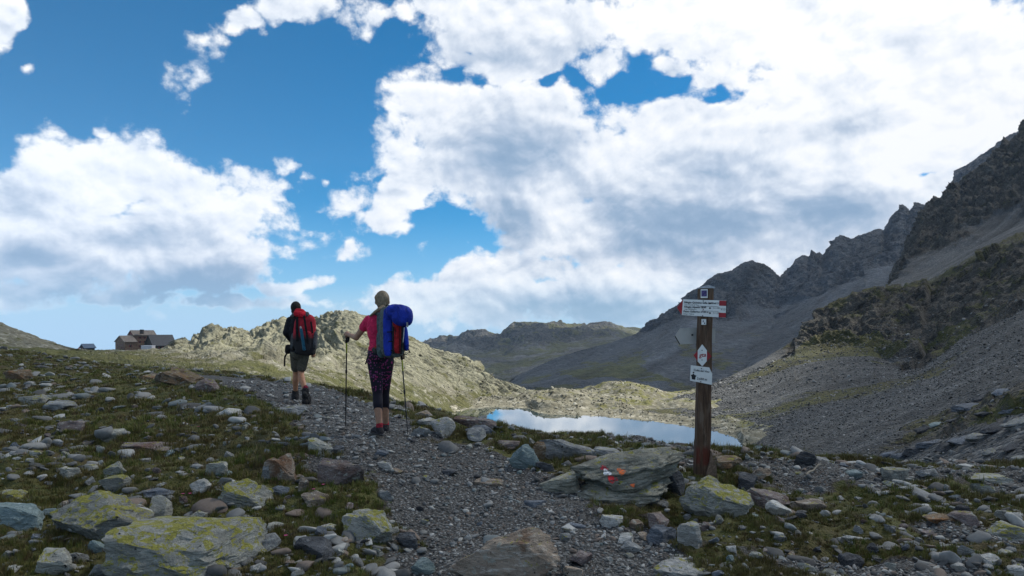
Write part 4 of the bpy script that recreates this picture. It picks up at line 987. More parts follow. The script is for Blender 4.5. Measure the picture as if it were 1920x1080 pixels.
def build_sign():
    base = ray_ground(1315, 892); Y = base[1]; s = Y/FPX
    bx, bz = base[0], CAM_Z+(HZ-892)*s
    root = empty('trail_signpost', (bx, Y, bz), 'weathered brown wooden signpost with white and red trail boards beside the lake view', 'signpost')
    def X(px, py=None): return (px-1315)*s
    def Z(py): return (892-py)*s
    # post, leaning a little to the right
    m, t, b = mat_new('weathered_post_wood')
    pos = t.n('ShaderNodeTexCoord').outputs['Object']
    g = t.noise(t.n('ShaderNodeMapping', {0: pos, 3: (1, 1, .05)}).outputs[0], 60, 6, .7, .6); g2 = t.noise(t.n('ShaderNodeMapping', {0: pos, 3: (1, 1, .18)}).outputs[0], 16, 5, .6, .3)
    c = t.mix(t.mr(g, .35, .65), (.046, .027, .017), (.125, .074, .046)); c = t.mix(t.mr(g2, .5, .7), c, (.15, .11, .08)); c = t.mix(t.mr(g2, .28, .38, 1, 0), c, (.015, .011, .009))
    zz = t.n('ShaderNodeSeparateXYZ', {0: pos}).outputs[2]
    redf = t.m('MULTIPLY', t.mr(zz, .10, .16), t.mr(zz, .30, .38, 1, 0)); c = t.mix(t.m('MULTIPLY', redf, t.mr(g2, .45, .55)), c, (.11, .032, .02))
    t.set(b.inputs['Base Color'], c); b.inputs['Roughness'].default_value = .85
    bp = t.n('ShaderNodeBump', {'Strength': .9, 'Distance': .008, 'Height': t.m('ADD', g, t.m('MULTIPLY', g2, .8))}); t.links.new(bp.outputs[0], b.inputs['Normal'])
    bm = bmesh.new(); n = 26; w = 12.0*s; rings = []
    for i in range(n+1):
        z = -.25+(Z(541)+.25)*i/n; f = max(0, z)/Z(541); cx = X(1315)+(1323.5-1315)*s*f
        sect = []
        for k, (dx, dy) in enumerate(((-1, -.82), (-.82, -1), (.82, -1), (1, -.82), (1, .82), (.82, 1), (-.82, 1), (-1, .82))):
            j = 1+.05*math.sin(k*2.1+z*3.0)+.03*math.sin(z*9+k); ww = w*(1.05-.06*f)
            if z < .35: ww *= 1+.10*math.sin(k*1.7)*(1-max(0, z)/.35)
            sect.append(bm.verts.new((cx+dx*ww*j, dy*ww*j, z)))
        rings.append(sect)
    for i in range(n):
        for k in range(8): bm.faces.new((rings[i][k], rings[i][(k+1) % 8], rings[i+1][(k+1) % 8], rings[i+1][k]))
    bm.faces.new(rings[-1]); bm.faces.new(rings[0][::-1])
    bm_obj('post', bm, m, root)
    # splintered wedge and stones packed at the foot
    bm = bmesh.new(); prism(bm, [(.02, -.2), (.15, -.2), (.145, .12), (.11, .20), (.085, .30), (.07, .18), (.03, .05)], -.105, -.06); bm_obj('splintered_wedge', bm, mat_plain('splintered_wood', (.17, .12, .085), .9, .4, 60), root)
    tin = mat_plain('zinc_cap', (.30, .31, .33), .45, .2, 30, metal=.6)
    bm = bmesh.new(); cxt = X(1323.5); zt = Z(541)
    box(bm, (cxt, 0, zt+.006), (w*1.13, w*1.13, .007)); prism(bm, [(cxt-w*1.1, zt+.013), (cxt+w*1.1, zt+.013), (cxt+w*.1, zt+.035)], -w*1.1, w*1.1)
    bm_obj('post_cap', bm, tin, root)
    white = mat_plain('white_enamel', (.66, .66, .64), .45, .06, 12, .4); red = mat_plain('red_enamel', (.27, .006, .012), .45, .12, 15, .4)
    black = mat_plain('black_print', (.015, .015, .017), .6, .1); grey = mat_plain('bare_sheet_back', (.40, .385, .36), .55, .08, 9, .3); dark = mat_plain('dark_bolt', (.03, .03, .03), .5)
    yf = -w*1.10-.012                                   # front face of the boards
    def board(name, pts, mat, y=yf, th=.006, parent=root, **pr):
        bm = bmesh.new(); prism(bm, [(X(px), Z(py)) for px, py in pts], y, y+th); return bm_obj(name, bm, mat, parent, **pr)
    # direction board
    main = board('direction_board', [(1277, 561.8), (1357, 564.3), (1356, 596), (1274.5, 591)], white, label='white direction board lettered with hut and pass names')
    board('red_arrow_tip', [(1266, 577), (1277, 561.8), (1274.5, 591)], red, yf, .006, main)
    board('red_tail_square', [(1344, 564.2), (1356.8, 564.7), (1356.6, 574.2), (1343.7, 573.7)], red, yf-.002, .0015, main); board('red_tail_square', [(1343, 586.6), (1356.2, 587.2), (1355.9, 595.7), (1342.7, 595.1)], red, yf-.002, .0015, main)
    board('edge_rim', [(1356.9, 564.3), (1358.2, 564.4), (1357.2, 596.1), (1355.9, 596)], dark, yf-.001, .008, main)
    tilt = math.atan2(2.5, 80)
    def line(txt, px, py, size, bold=0.0, **k): return text_mesh(txt, size*s*1.35, black, main, (X(px), yf-.0035, Z(py)), rot=tilt, bold=bold*s, **k)
    line('Rifugio Quintino Sella 2640 m', 1279, 567.5, 3.6, .12); line('Lago Grande di Viso', 1279, 571.8, 2.4)
    line('Rifugio Alpetto 2268', 1279, 575.8, 3.6, .12); line('Lago dell\'Alpetto', 1279.5, 580, 2.4)
    line('Passo Gallarino 2728 m', 1277.5, 584.2, 3.6, .12); line('Rifugio Vallanta', 1277.5, 588.8, 2.4)
    for py, h in ((569.2, 'h 0.20'), (578.0, 'h 1.30'), (587.2, 'h 1.30')):
        line(h, 1333, py, 3.4)
        board('hut_symbol', [(1325, py+1.6), (1325, py-.2), (1326.6, py-2), (1328.2, py-.2), (1328.2, py+1.6)], black, yf-.0035, .001, main)
    line('V13', 1346.3, 580.4, 4.2)
    for a, b_ in ((1304, 574.2), (1312, 583)): board('dividing_rule', [(a, b_), (1342.5, b_+(1342.5-a)*.031), (1342.5, b_+.45+(1342.5-a)*.031), (a, b_+.45)], black, yf-.0035, .001, main)
    for px, py, mt in ((1314.5, 564.8, dark), (1313.2, 592.2, dark), (1314.5, 580.6, red), (1312.3, 576.8, dark)):
        bm = bmesh.new(); bmesh.ops.create_cone(bm, cap_ends=True, segments=12, radius1=.006, radius2=.005, depth=.006, matrix=Matrix.Translation((X(px), yf-.004, Z(py)))@Matrix.Rotation(R(90), 4, 'X')); bm_obj('bolt', bm, mt, main)
    # sticker plates
    st = board('sticker_plate', [(1309.8, 543.2), (1322.6, 543), (1322.6, 559.4), (1309.8, 559.4)], white, yf+.002, .004, label='small white plate with a violet picture')
    board('violet_print', [(1311, 545.4), (1321.2, 545.2), (1321.2, 556.6), (1311, 556.6)], mat_plain('violet_print', (.06, .045, .14), .5, .5, 90), yf, .002, st)
    st = board('sticker_plate', [(1311.2, 598.6), (1319.8, 598.6), (1319.8, 609), (1311.2, 609)], white, yf+.002, .004, label='tiny white plate with a grey mark')
    board('grey_print', [(1313, 601.5), (1315.5, 600.5), (1316.2, 603.6), (1313.4, 604.6)], mat_plain('grey_print', (.22, .23, .26), .6), yf, .002, st); board('grey_print', [(1315.6, 605), (1318, 604.6), (1318, 607.6), (1316, 607.6)], mat_plain('grey_print_dark', (.10, .10, .12), .6), yf, .002, st)
    # arrow board behind the post, its bare back to the viewer
    bk = board('arrow_board_back', [(1268.3, 631), (1278.5, 615.2), (1345.6, 615), (1344.5, 643.5), (1277.5, 646)], grey, w*1.12, .006, label='bare grey back of an arrow board mounted behind the post')
    board('edge_strip', [(1268, 630.4), (1269.4, 629.6), (1278.6, 645.4), (1277.2, 646.6)], dark, w*1.12-.003, .010, bk)
    bm = bmesh.new(); bmesh.ops.create_cone(bm, cap_ends=True, segments=12, radius1=.012, radius2=.010, depth=.012, matrix=Matrix.Translation((X(1301.5), w*1.12-.006, Z(628)))@Matrix.Rotation(R(90), 4, 'X')); bm_obj('bolt', bm, dark, bk)
    # diamond plate
    dm = board('diamond_plate', [(1312.5, 645.3), (1321.2, 656.6), (1320.9, 676.6), (1312.5, 686), (1304, 676.8), (1304.2, 656.8)], white, label='white diamond plate with red tips and red lettering')
    board('red_tip', [(1304.1, 656.9), (1304, 676.6), (1296.3, 665.6)], red, yf, .006, dm); board('red_tip', [(1321.3, 656.8), (1329.8, 667.6), (1321, 676.4)], red, yf, .006, dm)
    text_mesh('gta', 8.6*s*1.25, red, dm, (X(1312.7), yf-.003, Z(665.2)), shear=.25, align='CENTER', rot=-.08, bold=.16*s)
    for py in (656.4, 674.3):
        bm = bmesh.new(); bmesh.ops.create_cone(bm, cap_ends=True, segments=10, radius1=.006, radius2=.005, depth=.006, matrix=Matrix.Translation((X(1312), yf-.004, Z(py)))@Matrix.Rotation(R(90), 4, 'X')); bm_obj('bolt', bm, dark, dm)
    # pass name plate
    nm = board('name_plate', [(1291.5, 684), (1325.5, 688.2), (1331, 700), (1330, 720.3), (1290, 712.5)], white, label='tilted white plate naming the pass and its height')
    tl = math.atan2(4.2, 34)
    text_mesh('Colle del Viso', 3.9*s*1.32, black, nm, (X(1296.4), yf-.003, Z(692.8)), rot=tl, bold=.10*s); text_mesh('2.650 m', 4.4*s*1.32, black, nm, (X(1302.5), yf-.003, Z(708.6)), rot=tl, bold=.10*s)
    board('figure_print', [(1291.3, 702), (1294.6, 701), (1295.4, 699.8), (1296.9, 699.9), (1297.8, 701.5), (1301.6, 703.5), (1300, 706), (1299.4, 711), (1293, 710), (1292.8, 706)], black, yf-.0025, .001, nm)
    bm = bmesh.new(); bmesh.ops.create_cone(bm, cap_ends=True, segments=12, radius1=1.5*s, radius2=1.5*s, depth=.001, matrix=Matrix.Translation((X(1296.3), yf-.002, Z(697.6)))@Matrix.Rotation(R(90), 4, 'X')); bm_obj('figure_print', bm, black, nm)
    for px, py in ((1311, 690), (1309.6, 714.6)):
        bm = bmesh.new(); bmesh.ops.create_cone(bm, cap_ends=True, segments=10, radius1=.006, radius2=.005, depth=.006, matrix=Matrix.Translation((X(px), yf-.004, Z(py)))@Matrix.Rotation(R(90), 4, 'X')); bm_obj('bolt', bm, dark, nm)
build_sign()
# ------------------------------------------------------------------ figures: fused tapered limbs, one continuous skin
def _basis(d):
    d = Vector(d).normalized(); a = d.orthogonal().normalized(); return a, d.cross(a), d
def cap_mesh(bm, a, b, ra, rb, seg=16, flat=1.0):
    a = Vector(a); b = Vector(b); u, v, d = _basis(b-a); L_ = (b-a).length; rings = []
    prof = [(-ra*math.cos(t), ra*math.sin(t)) for t in np.linspace(.12, math.pi/2, 5)]+[(L_*f, ra+(rb-ra)*f) for f in (.25, .5, .75)]+[(L_+rb*math.sin(t), rb*math.cos(t)) for t in np.linspace(0, math.pi/2-.12, 5)]
    for z, r in prof: rings.append([bm.verts.new(a+d*z+(u*math.cos(2*math.pi*k/seg)+v*math.sin(2*math.pi*k/seg))*r) for k in range(seg)])
    for i in range(len(rings)-1):
        for k in range(seg): bm.faces.new((rings[i][k], rings[i][(k+1) % seg], rings[i+1][(k+1) % seg], rings[i+1][k]))
    bm.faces.new(rings[0][::-1]); bm.faces.new(rings[-1])
def ell(bm, c, r, rot=None, e=1.0, sub=3):
    """ellipsoid; e<1 makes it a rounded box"""
    V, F = ico(sub); V = V.copy()
    if e != 1.0:
        V = np.sign(V)*np.abs(V)**e; V /= (np.abs(V)**(2/e)).sum(1, keepdims=True)**(e/2)
    V = V*np.array(r); M = np.array(rot.to_matrix() if rot is not None else Matrix.Identity(3)); V = V@M.T+np.array(c)
    vs = [bm.verts.new(v) for v in V]
    for f in F: bm.faces.new([vs[i] for i in f])
def sheet_bm(bm, p):  # rows of points -> solid strip handled by caller
    pass
def fuse(name, build, mat, parent, voxel=.009, it=4, **props):
    bm = bmesh.new(); build(bm); bmesh.ops.recalc_face_normals(bm, faces=bm.faces[:])
    me = bpy.data.meshes.new(name); bm.to_mesh(me); bm.free()
    tmp = bpy.data.objects.new('tmp', me); COL.objects.link(tmp)
    rm = tmp.modifiers.new('r', 'REMESH'); rm.mode = 'VOXEL'; rm.voxel_size = voxel; rm.use_smooth_shade = True
    sm = tmp.modifiers.new('s', 'SMOOTH'); sm.iterations = it; sm.factor = .5
    bpy.context.view_layer.update()
    out = bpy.data.meshes.new_from_object(tmp.evaluated_get(bpy.context.evaluated_depsgraph_get()))
    bpy.data.objects.remove(tmp); out.name = name; out.materials.clear()
    out.polygons.foreach_set('use_smooth', [True]*len(out.polygons))
    return new_obj(name, out, mat, parent, **props)
from mathutils import Euler

SKIN = mat_plain('sun_tanned_skin', (.34, .19, .125), .55, .15, 25)
def hand(bm, wrist, palm_dir, curl_dir, side):
    """a closed hand round a grip: palm, four fingers of different length and a thumb"""
    w = Vector(wrist); d = Vector(palm_dir).normalized(); c = Vector(curl_dir).normalized(); s = d.cross(c).normalized()*side
    cap_mesh(bm, w, w+d*.05, .026, .032, 10)
    for k, L_ in enumerate((.030, .034, .032, .026)):
        o = w+d*.075+s*(.027-.018*k); cap_mesh(bm, o, o+c*L_, .0098, .009, 8); cap_mesh(bm, o+c*L_, o+c*L_*1.1-d*.035, .009, .0078, 8)
    o = w+d*.022+s*.03; cap_mesh(bm, o, o+c*.03+d*.022+s*.008, .011, .0095, 8); cap_mesh(bm, o+c*.03+d*.022+s*.008, o+c*.048+d*.038-s*.012, .0095, .008, 8)

def cloth(name, col, amt=.25, rough=.9, scale=14): 
    m, t, b = mat_new(name)
    pos = t.n('ShaderNodeTexCoord').outputs['Object']; n = t.noise(pos, scale, 5, .6, 1.2); n2 = t.noise(pos, 160, 2, .6)
    c = t.mix(t.mr(n, .3, .7), tuple(x*(1-amt) for x in col), tuple(min(1, x*(1+amt)) for x in col)); t.set(b.inputs['Base Color'], c); b.inputs['Roughness'].default_value = rough
    bp = t.n('ShaderNodeBump', {'Strength': 1.0, 'Distance': .05, 'Height': t.m('ADD', n, t.m('MULTIPLY', n2, .04))}); t.links.new(bp.outputs[0], b.inputs['Normal'])
    return m
def strap(name, pts, w, mat, parent, th=.006, face=(0, -1, 0)):
    """flat webbing through points; `face` is the side it shows"""
    bm = bmesh.new(); P = [Vector(p) for p in pts]; prev = None
    for i, p in enumerate(P):
        d = (P[min(i+1, len(P)-1)]-P[max(i-1, 0)]).normalized(); f = Vector(face); sd = d.cross(f).normalized()*w*.5; f = sd.cross(d).normalized()*th*.5
        ring = [bm.verts.new(p+x) for x in (sd+f, -sd+f, -sd-f, sd-f)]
        if prev:
            for k in range(4): bm.faces.new((prev[k], prev[(k+1) % 4], ring[(k+1) % 4], ring[k]))
        else: bm.faces.new(ring)
        prev = ring
    bm.faces.new(prev[::-1]); return bm_obj(name, bm, mat, parent)
def tube(name, a, b, ra, rb, mat, parent, seg=12, **pr):
    bm = bmesh.new(); cap_mesh(bm, a, b, ra, rb, seg); return bm_obj(name, bm, mat, parent, True, **pr)

def boot(bm, ankle, toe, h=.085, r=.042, high=.05):
    a = Vector(ankle); t = Vector(toe); d = (t-a); heel = a-d*.22; heel.z = t.z
    cap_mesh(bm, heel+Vector((0, 0, .0)), a*.45+t*.55, r*.92, r, 12); cap_mesh(bm, a*.45+t*.55, t, r, r*.78, 12); cap_mesh(bm, a*.6+heel*.4, a+Vector((0, 0, high)), r*1.02, r*1.0, 12); cap_mesh(bm, a, a*.5+t*.5, r*.95, r*.85, 12)

# ---- the nearer hiker: pink shirt, patterned leggings
def hiker_near():
    g = ray_ground(712, 822); Y = g[1]; s = FPX/Y
    root = empty('person', (g[0], Y, g[2]-.005), 'hiker in pink shirt and patterned leggings walking away with two poles', 'person')
    k = 162.0/s*1.0       # picture metres at 7.9 m -> metres here
    def p(px, py, y=0.0): return Vector(((px-960)/FPX*(Y+y)-g[0], y, CAM_Z+(HZ-py)/FPX*(Y+y)-root.location.z))
    sh_l = p(692, 600, .0); el_l = p(668, 633, .12); wr_l = p(653.5, 627.5, .27)
    sh_r = p(738, 602, -.04); el_r = p(757, 640, .0); wr_r = p(752, 657, .22)
    hip_l = p(703, 676, 0); kn_l = p(708, 737, .04); an_l = p(711.5, 800, -.01); toe_l = p(700, 817, .12)
    hip_r = p(724, 676, .02); kn_r = p(721, 733, .20); an_r = p(723.5, 800, .36); toe_r = p(722, 808, .52)
    an_r.z = max(an_r.z, .12)
    head = p(716.5, 563.5, .03); neck = p(715, 586, .0); chest = p(713, 618, .0); pel = p(714, 664, 0)
    tw = Euler((0, 0, R(22)))
    def torso(bm, f=0.0):
        ell(bm, chest+Vector((0, 0, .02)), (.150+f, .100+f, .20+f), tw, .85); ell(bm, chest*.45+pel*.55, (.125+f, .092+f, .16+f), tw, .9)
        cap_mesh(bm, sh_l+Vector((.03, 0, -.01)), sh_r-Vector((.03, 0, .01)), .056+f, .056+f)
    def body(bm):
        ell(bm, head, (.074, .092, .108)); ell(bm, head+Vector((-.008, .05, -.05)), (.052, .05, .055)); ell(bm, head+Vector((-.012, .098, -.03)), (.014, .02, .022))     # skull, jaw, nose
        for sd in (-1, 1): ell(bm, head+Vector((sd*.076, .012, -.018)), (.014, .022, .031))                                                                      # ears
        cap_mesh(bm, neck-Vector((0, 0, .04)), head-Vector((0, .012, .06)), .052, .047)
        torso(bm, -.008); ell(bm, pel+Vector((0, 0, .0)), (.150, .108, .115), tw, .9)
        for a, b_, c, f, sd in ((sh_l, el_l, wr_l, None, -1), (sh_r, el_r, wr_r, None, 1)):
            cap_mesh(bm, a, b_, .046, .036); cap_mesh(bm, b_, c, .037, .024)
        hand(bm, wr_l, (-.55, .75, .25), (.3, .5, -.8), 1); hand(bm, wr_r, (-.1, .95, -.2), (-.7, -.1, -.6), -1)
        for h_, kn, an in ((hip_l, kn_l, an_l), (hip_r, kn_r, an_r)):
            cap_mesh(bm, h_, kn, .088, .056); up = kn*.68+an*.32+Vector((0, -.018, 0)); cap_mesh(bm, kn, up, .052, .054); cap_mesh(bm, up, an, .052, .034); cap_mesh(bm, an, an+Vector((0, .05, -.06)), .034, .03)
    fuse('body', body, SKIN, root, .0085, 3)
    # face details, turned away from the viewer
    fm = mat_plain('face_marks', (.05, .03, .025), .4)
    for sd in (-1, 1):
        bm = bmesh.new(); ell(bm, head+Vector((sd*.030-.01, .088, .0)), (.013, .008, .008), None, 1, 2); bm_obj('eye', bm, fm, root, True)
    bm = bmesh.new(); ell(bm, head+Vector((-.012, .092, -.062)), (.022, .008, .007), None, 1, 2); bm_obj('mouth', bm, mat_plain('lips', (.30, .11, .09), .5), root, True)
    # hair: blond, drawn back into a low pony tail with a green tie
    hm, t, b = mat_new('blond_hair')
    pos = t.n('ShaderNodeTexCoord').outputs['Object']; n = t.noise(t.n('ShaderNodeMapping', {0: pos, 3: (1, 1, .25)}).outputs[0], 90, 5, .7, .4)
    t.set(b.inputs['Base Color'], t.mix(t.mr(n, .3, .7), (.09, .068, .044), (.27, .21, .135))); b.inputs['Roughness'].default_value = .5
    bp = t.n('ShaderNodeBump', {'Strength': .8, 'Distance': .006, 'Height': n}); t.links.new(bp.outputs[0], b.inputs['Normal'])
    def hair(bm):
        ell(bm, head+Vector((.004, -.012, .014)), (.086, .097, .106)); ell(bm, head+Vector((.008, -.062, -.045)), (.055, .040, .052)); ell(bm, head+Vector((-.03, -.06, .03)), (.05, .04, .05)); ell(bm, head+Vector((.035, -.055, .02)), (.05, .045, .055))
    fuse('hair', hair, hm, root, .008, 3)
    bm = bmesh.new(); ell(bm, head+Vector((.014, -.088, -.085)), (.022, .02, .014), None, 1, 2); bm_obj('hair_tie', bm, cloth('green_tie', (.10, .16, .06)), root, True)
    def tail(bm):
        q = [p(717.5, 576, -.075), p(711, 580, -.125), p(702, 586, -.13), p(694, 592.5, -.09)]
        for i in range(3): cap_mesh(bm, q[i], q[i+1], .029-.006*i, .025-.006*i, 10)
    fuse('pony_tail', tail, hm, root, .007, 2)
    pink = cloth('pink_shirt_jersey', (.62, .028, .10), .18)
    def shirt(bm):
        torso(bm, .008); cap_mesh(bm, neck-Vector((0, 0, .07)), neck-Vector((0, 0, .035)), .062, .06)
        for a, b_ in ((sh_l, el_l), (sh_r, el_r)): cap_mesh(bm, a, a+(b_-a)*.40, .060, .058)
        ell(bm, pel+Vector((0, 0, .06)), (.148, .112, .07), tw, .8)
    fuse('shirt', shirt, pink, root, .0085, 4)
    lm, t, b = mat_new('patterned_leggings')
    pos = t.n('ShaderNodeTexCoord').outputs['Object']
    v = t.n('ShaderNodeTexVoronoi', {'Vector': t.vm('ADD', pos, t.vm('SCALE', t.noise(pos, 30, 3, .5, 0, out='Color'), .02)), 'Scale': 42.0}, feature='F1'); cc = t.n('ShaderNodeSeparateColor', {0: v.outputs['Color']})
    dots = t.m('MULTIPLY', t.m('LESS_THAN', v.outputs['Distance'], .42), t.m('GREATER_THAN', cc.outputs[0], .45))
    zz = t.n('ShaderNodeSeparateXYZ', {0: pos}).outputs[2]; lim = t.mr(zz, .52, .60)
    t.set(b.inputs['Base Color'], t.mix(t.m('MULTIPLY', dots, lim), (.012, .010, .018), t.mix(cc.outputs[1], (.30, .02, .12), (.16, .05, .15)))); b.inputs['Roughness'].default_value = .75
    def legs(bm):
        ell(bm, pel, (.158, .116, .118), tw, .9)
        for h_, kn, an in ((hip_l, kn_l, an_l), (hip_r, kn_r, an_r)):
            cap_mesh(bm, h_, kn, .096, .062); e = kn*.48+an*.52; cap_mesh(bm, kn, kn*.68+an*.32+Vector((0, -.018, 0)), .058, .059); cap_mesh(bm, kn*.68+an*.32+Vector((0, -.018, 0)), e, .059, .050)
    fuse('leggings', legs, lm, root, .0085, 3)
    shoe = cloth('dark_trail_shoe', (.035, .033, .038), .4, .8, 30); sole = mat_plain('shoe_sole', (.05, .048, .05), .8)
    sock = cloth('red_sock', (.30, .02, .035))
    for an, toe in ((an_l, toe_l), (an_r, toe_r)):
        toe = toe.copy(); a = an.copy(); toe.z = a.z-.085
        fuse('sock', lambda bm: cap_mesh(bm, a+Vector((0, 0, -.02)), a+Vector((0, 0, .025)), .041, .040), sock, root, .008, 1)
        sh = fuse('shoe', lambda bm: boot(bm, a+Vector((0, 0, -.035)), toe+Vector((0, 0, .025)), r=.043, high=.018), shoe, root, .008, 2)
        def so(bm):
            d = toe-a; d.z = 0; heel = a-d*.30; heel.z = toe.z+.002; fr = toe+d*.12; fr.z = toe.z+.006
            cap_mesh(bm, heel, heel*.5+fr*.5, .036, .040, 10); cap_mesh(bm, heel*.5+fr*.5, fr, .042, .034, 10)
            for v in bm.verts: v.co.z = toe.z-.004+(v.co.z-toe.z)*.45
        fuse('sole', so, sole, sh, .008, 1)
    # ---- rucksack with a blue cover
    pk = empty('backpack', root.location, 'big backpack under a bright blue cover and bundle on the pink shirted hiker', 'backpack')
    q = p
    E = Euler((R(-4), 0, R(22)))
    grey = cloth('grey_green_pack_cloth', (.105, .125, .120), .3); redc = cloth('red_pack_cloth', (.33, .015, .02), .25); blk = cloth('black_webbing', (.014, .014, .016), .2); blue = cloth('royal_blue_cover', (.010, .030, .30), .30, .75, 9)
    yb = -.22
    main = fuse('main_bag', lambda bm: (ell(bm, q(736, 626, yb), (.150, .095, .275), E, .55), ell(bm, q(734, 590, yb+.02), (.13, .09, .10), E, .6)), grey, pk, .011, 3)
    fuse('red_panel', lambda bm: (ell(bm, q(745.5, 636, yb-.095), (.052, .032, .165), E, .6), ell(bm, q(746, 606, yb-.09), (.06, .03, .06), E, .7)), redc, pk, .009, 3)
    fuse('side_pocket', lambda bm: (ell(bm, q(715.5, 645, yb+.02), (.055, .085, .16), E, .6), ell(bm, q(714, 605, yb+.05), (.045, .07, .13), E, .7)), cloth('teal_grey_side_cloth', (.07, .105, .11), .35), pk, .01, 3)
    fuse('blue_flap', lambda bm: (ell(bm, q(727, 625, yb-.10), (.053, .022, .262), E, .5), ell(bm, q(728, 590, yb-.07), (.055, .045, .08), E, .7)), blue, pk, .009, 3)
    fuse('blue_bundle', lambda bm: (ell(bm, q(754, 592, yb-.10), (.120, .105, .122), Euler((0, R(12), R(22))), .85), ell(bm, q(741, 584, yb-.08), (.11, .10, .085), E, .9), ell(bm, q(764, 594, yb-.12), (.062, .085, .105), E, .9), ell(bm, q(749, 577, yb-.13), (.08, .05, .04), E, 1)), blue, pk, .010, 3)
    fuse('blue_side_flap', lambda bm: ell(bm, q(759.5, 634, yb-.02), (.030, .085, .150), Euler((0, R(-5), R(22))), .6), blue, pk, .009, 3)
    strap('compression_strap', [q(754, 612, yb-.15), q(753.5, 640, yb-.14), q(752, 664, yb-.12)], .020, blk, pk); strap('compression_strap', [q(737.5, 612, yb-.13), q(737.5, 664, yb-.13)], .018, blk, pk)
    strap('white_cord', [q(758, 614, yb-.14), q(757, 630, yb-.13), q(755.5, 642, yb-.13)], .008, mat_plain('white_cord', (.6, .6, .62)), pk)
    strap('shoulder_strap', [q(708, 612, .06), q(702, 602, .06), q(700, 594, .0), q(706, 588, -.08), q(712, 588, -.14)], .05, grey, pk, .018, (-.6, .2, .75))
    strap('shoulder_strap', [q(733, 612, .08), q(738, 596, .04), q(738, 589, -.05), q(734, 588, -.14)], .05, grey, pk, .018, (.4, .2, .75))
    fuse('hip_belt', lambda bm: (cap_mesh(bm, q(701, 655, -.08), q(706, 658, -.16), .034, .036), cap_mesh(bm, q(701, 655, -.08), q(700, 655, .06), .03, .026), cap_mesh(bm, q(728, 657, -.1), q(730, 657, .08), .03, .026)), cloth('dark_hip_belt', (.04, .045, .045)), pk, .009, 2)
    strap('hanging_strap', [q(697, 655, .0), q(692.5, 662, -.02), q(688.5, 672, -.02), q(685.5, 683, -.02)], .018, blk, pk, .005, (.2, -1, 0)); strap('orange_loop', [q(704, 648, -.17), q(703, 658, -.17)], .012, cloth('orange_webbing', (.35, .07, .02)), pk)
    strap('loose_strap', [q(762, 650, yb-.03), q(766, 655, yb-.03), q(769, 662, yb-.03)], .012, blk, pk); strap('buckle', [q(763.5, 604, yb-.19), q(764, 613, yb-.17)], .02, mat_plain('grey_buckle', (.25, .26, .27)), pk)
    for py_ in (622, 640, 657): strap('lashing_strap', [q(719, py_, yb-.115), q(727, py_+.6, yb-.125), q(736, py_, yb-.115)], .012, blk, pk, .004)
    strap('seam', [q(741.5, 615, yb-.128), q(741.5, 660, yb-.128)], .006, blk, pk, .004); strap('seam', [q(749, 612, yb-.128), q(749, 660, yb-.128)], .006, blk, pk, .004)
    strap('carry_loop', [q(722, 577, yb-.02), q(726, 572, yb-.03), q(731, 573, yb-.03), q(733, 578, yb-.02)], .016, blk, pk)
    strap('side_strap', [q(707, 618, yb+.06), q(714, 620, yb-.03), q(720, 622, yb-.08)], .016, blk, pk, .005); strap('side_strap', [q(706, 640, yb+.06), q(713, 643, yb-.03), q(720, 645, yb-.08)], .016, blk, pk, .005)
    # ---- poles
    lime = mat_plain('lime_pole_section', (.30, .34, .02), .35); pb = mat_plain('black_pole_tube', (.018, .018, .02), .35); grip = mat_plain('foam_grip', (.02, .02, .022), .85)
    def pole(top, bot, label):
        t_ = Vector(top); b_ = Vector(bot); d = (b_-t_).normalized(); L_ = (b_-t_).length
        r_ = empty('trekking_pole', root.location, label, 'trekking pole')
        tube('shaft', t_+d*.24, b_-d*.22, .0085, .007, pb, r_); tube('lower_shaft', b_-d*.24, b_-d*.03, .006, .0055, pb, r_); tube('tip', b_-d*.03, b_, .005, .003, mat_plain('steel_tip', (.3, .3, .3), .4), r_)
        tube('coloured_section', t_+d*.14, t_+d*.26, .0095, .009, lime, r_); tube('clamp', t_+d*.50, t_+d*.535, .0125, .0125, pb, r_)
        fuse('grip', lambda bm: (cap_mesh(bm, t_, t_+d*.12, .019, .015), ell(bm, t_, (.024, .026, .016))), grip, r_, .006, 2)
        strap('wrist_loop', [t_+d*.02+Vector((0, -.02, 0)), t_+d*.06+Vector((.035, -.035, 0)), t_+d*.11+Vector((.03, -.03, 0)), t_+d*.10+Vector((-.012, -.03, 0))], .022, blk, r_)
        return r_
    dl = ray_ground(648, 801); dr = ray_ground(765, 817)
    hl = wr_l+Vector((-.035, .055, .0)); pole((hl.x, hl.y, hl.z+.02), Vector(dl)-Vector(root.location)+Vector((0, 0, -.01)), 'black and lime trekking pole in the raised left hand of the pink shirted hiker')
    hr = wr_r+Vector((-.01, .07, -.02)); pole((hr.x, hr.y, hr.z+.03), Vector(dr)-Vector(root.location)+Vector((0, 0, -.01)), 'trekking pole slanting down below the blue backpack')
    return root
hiker_near()

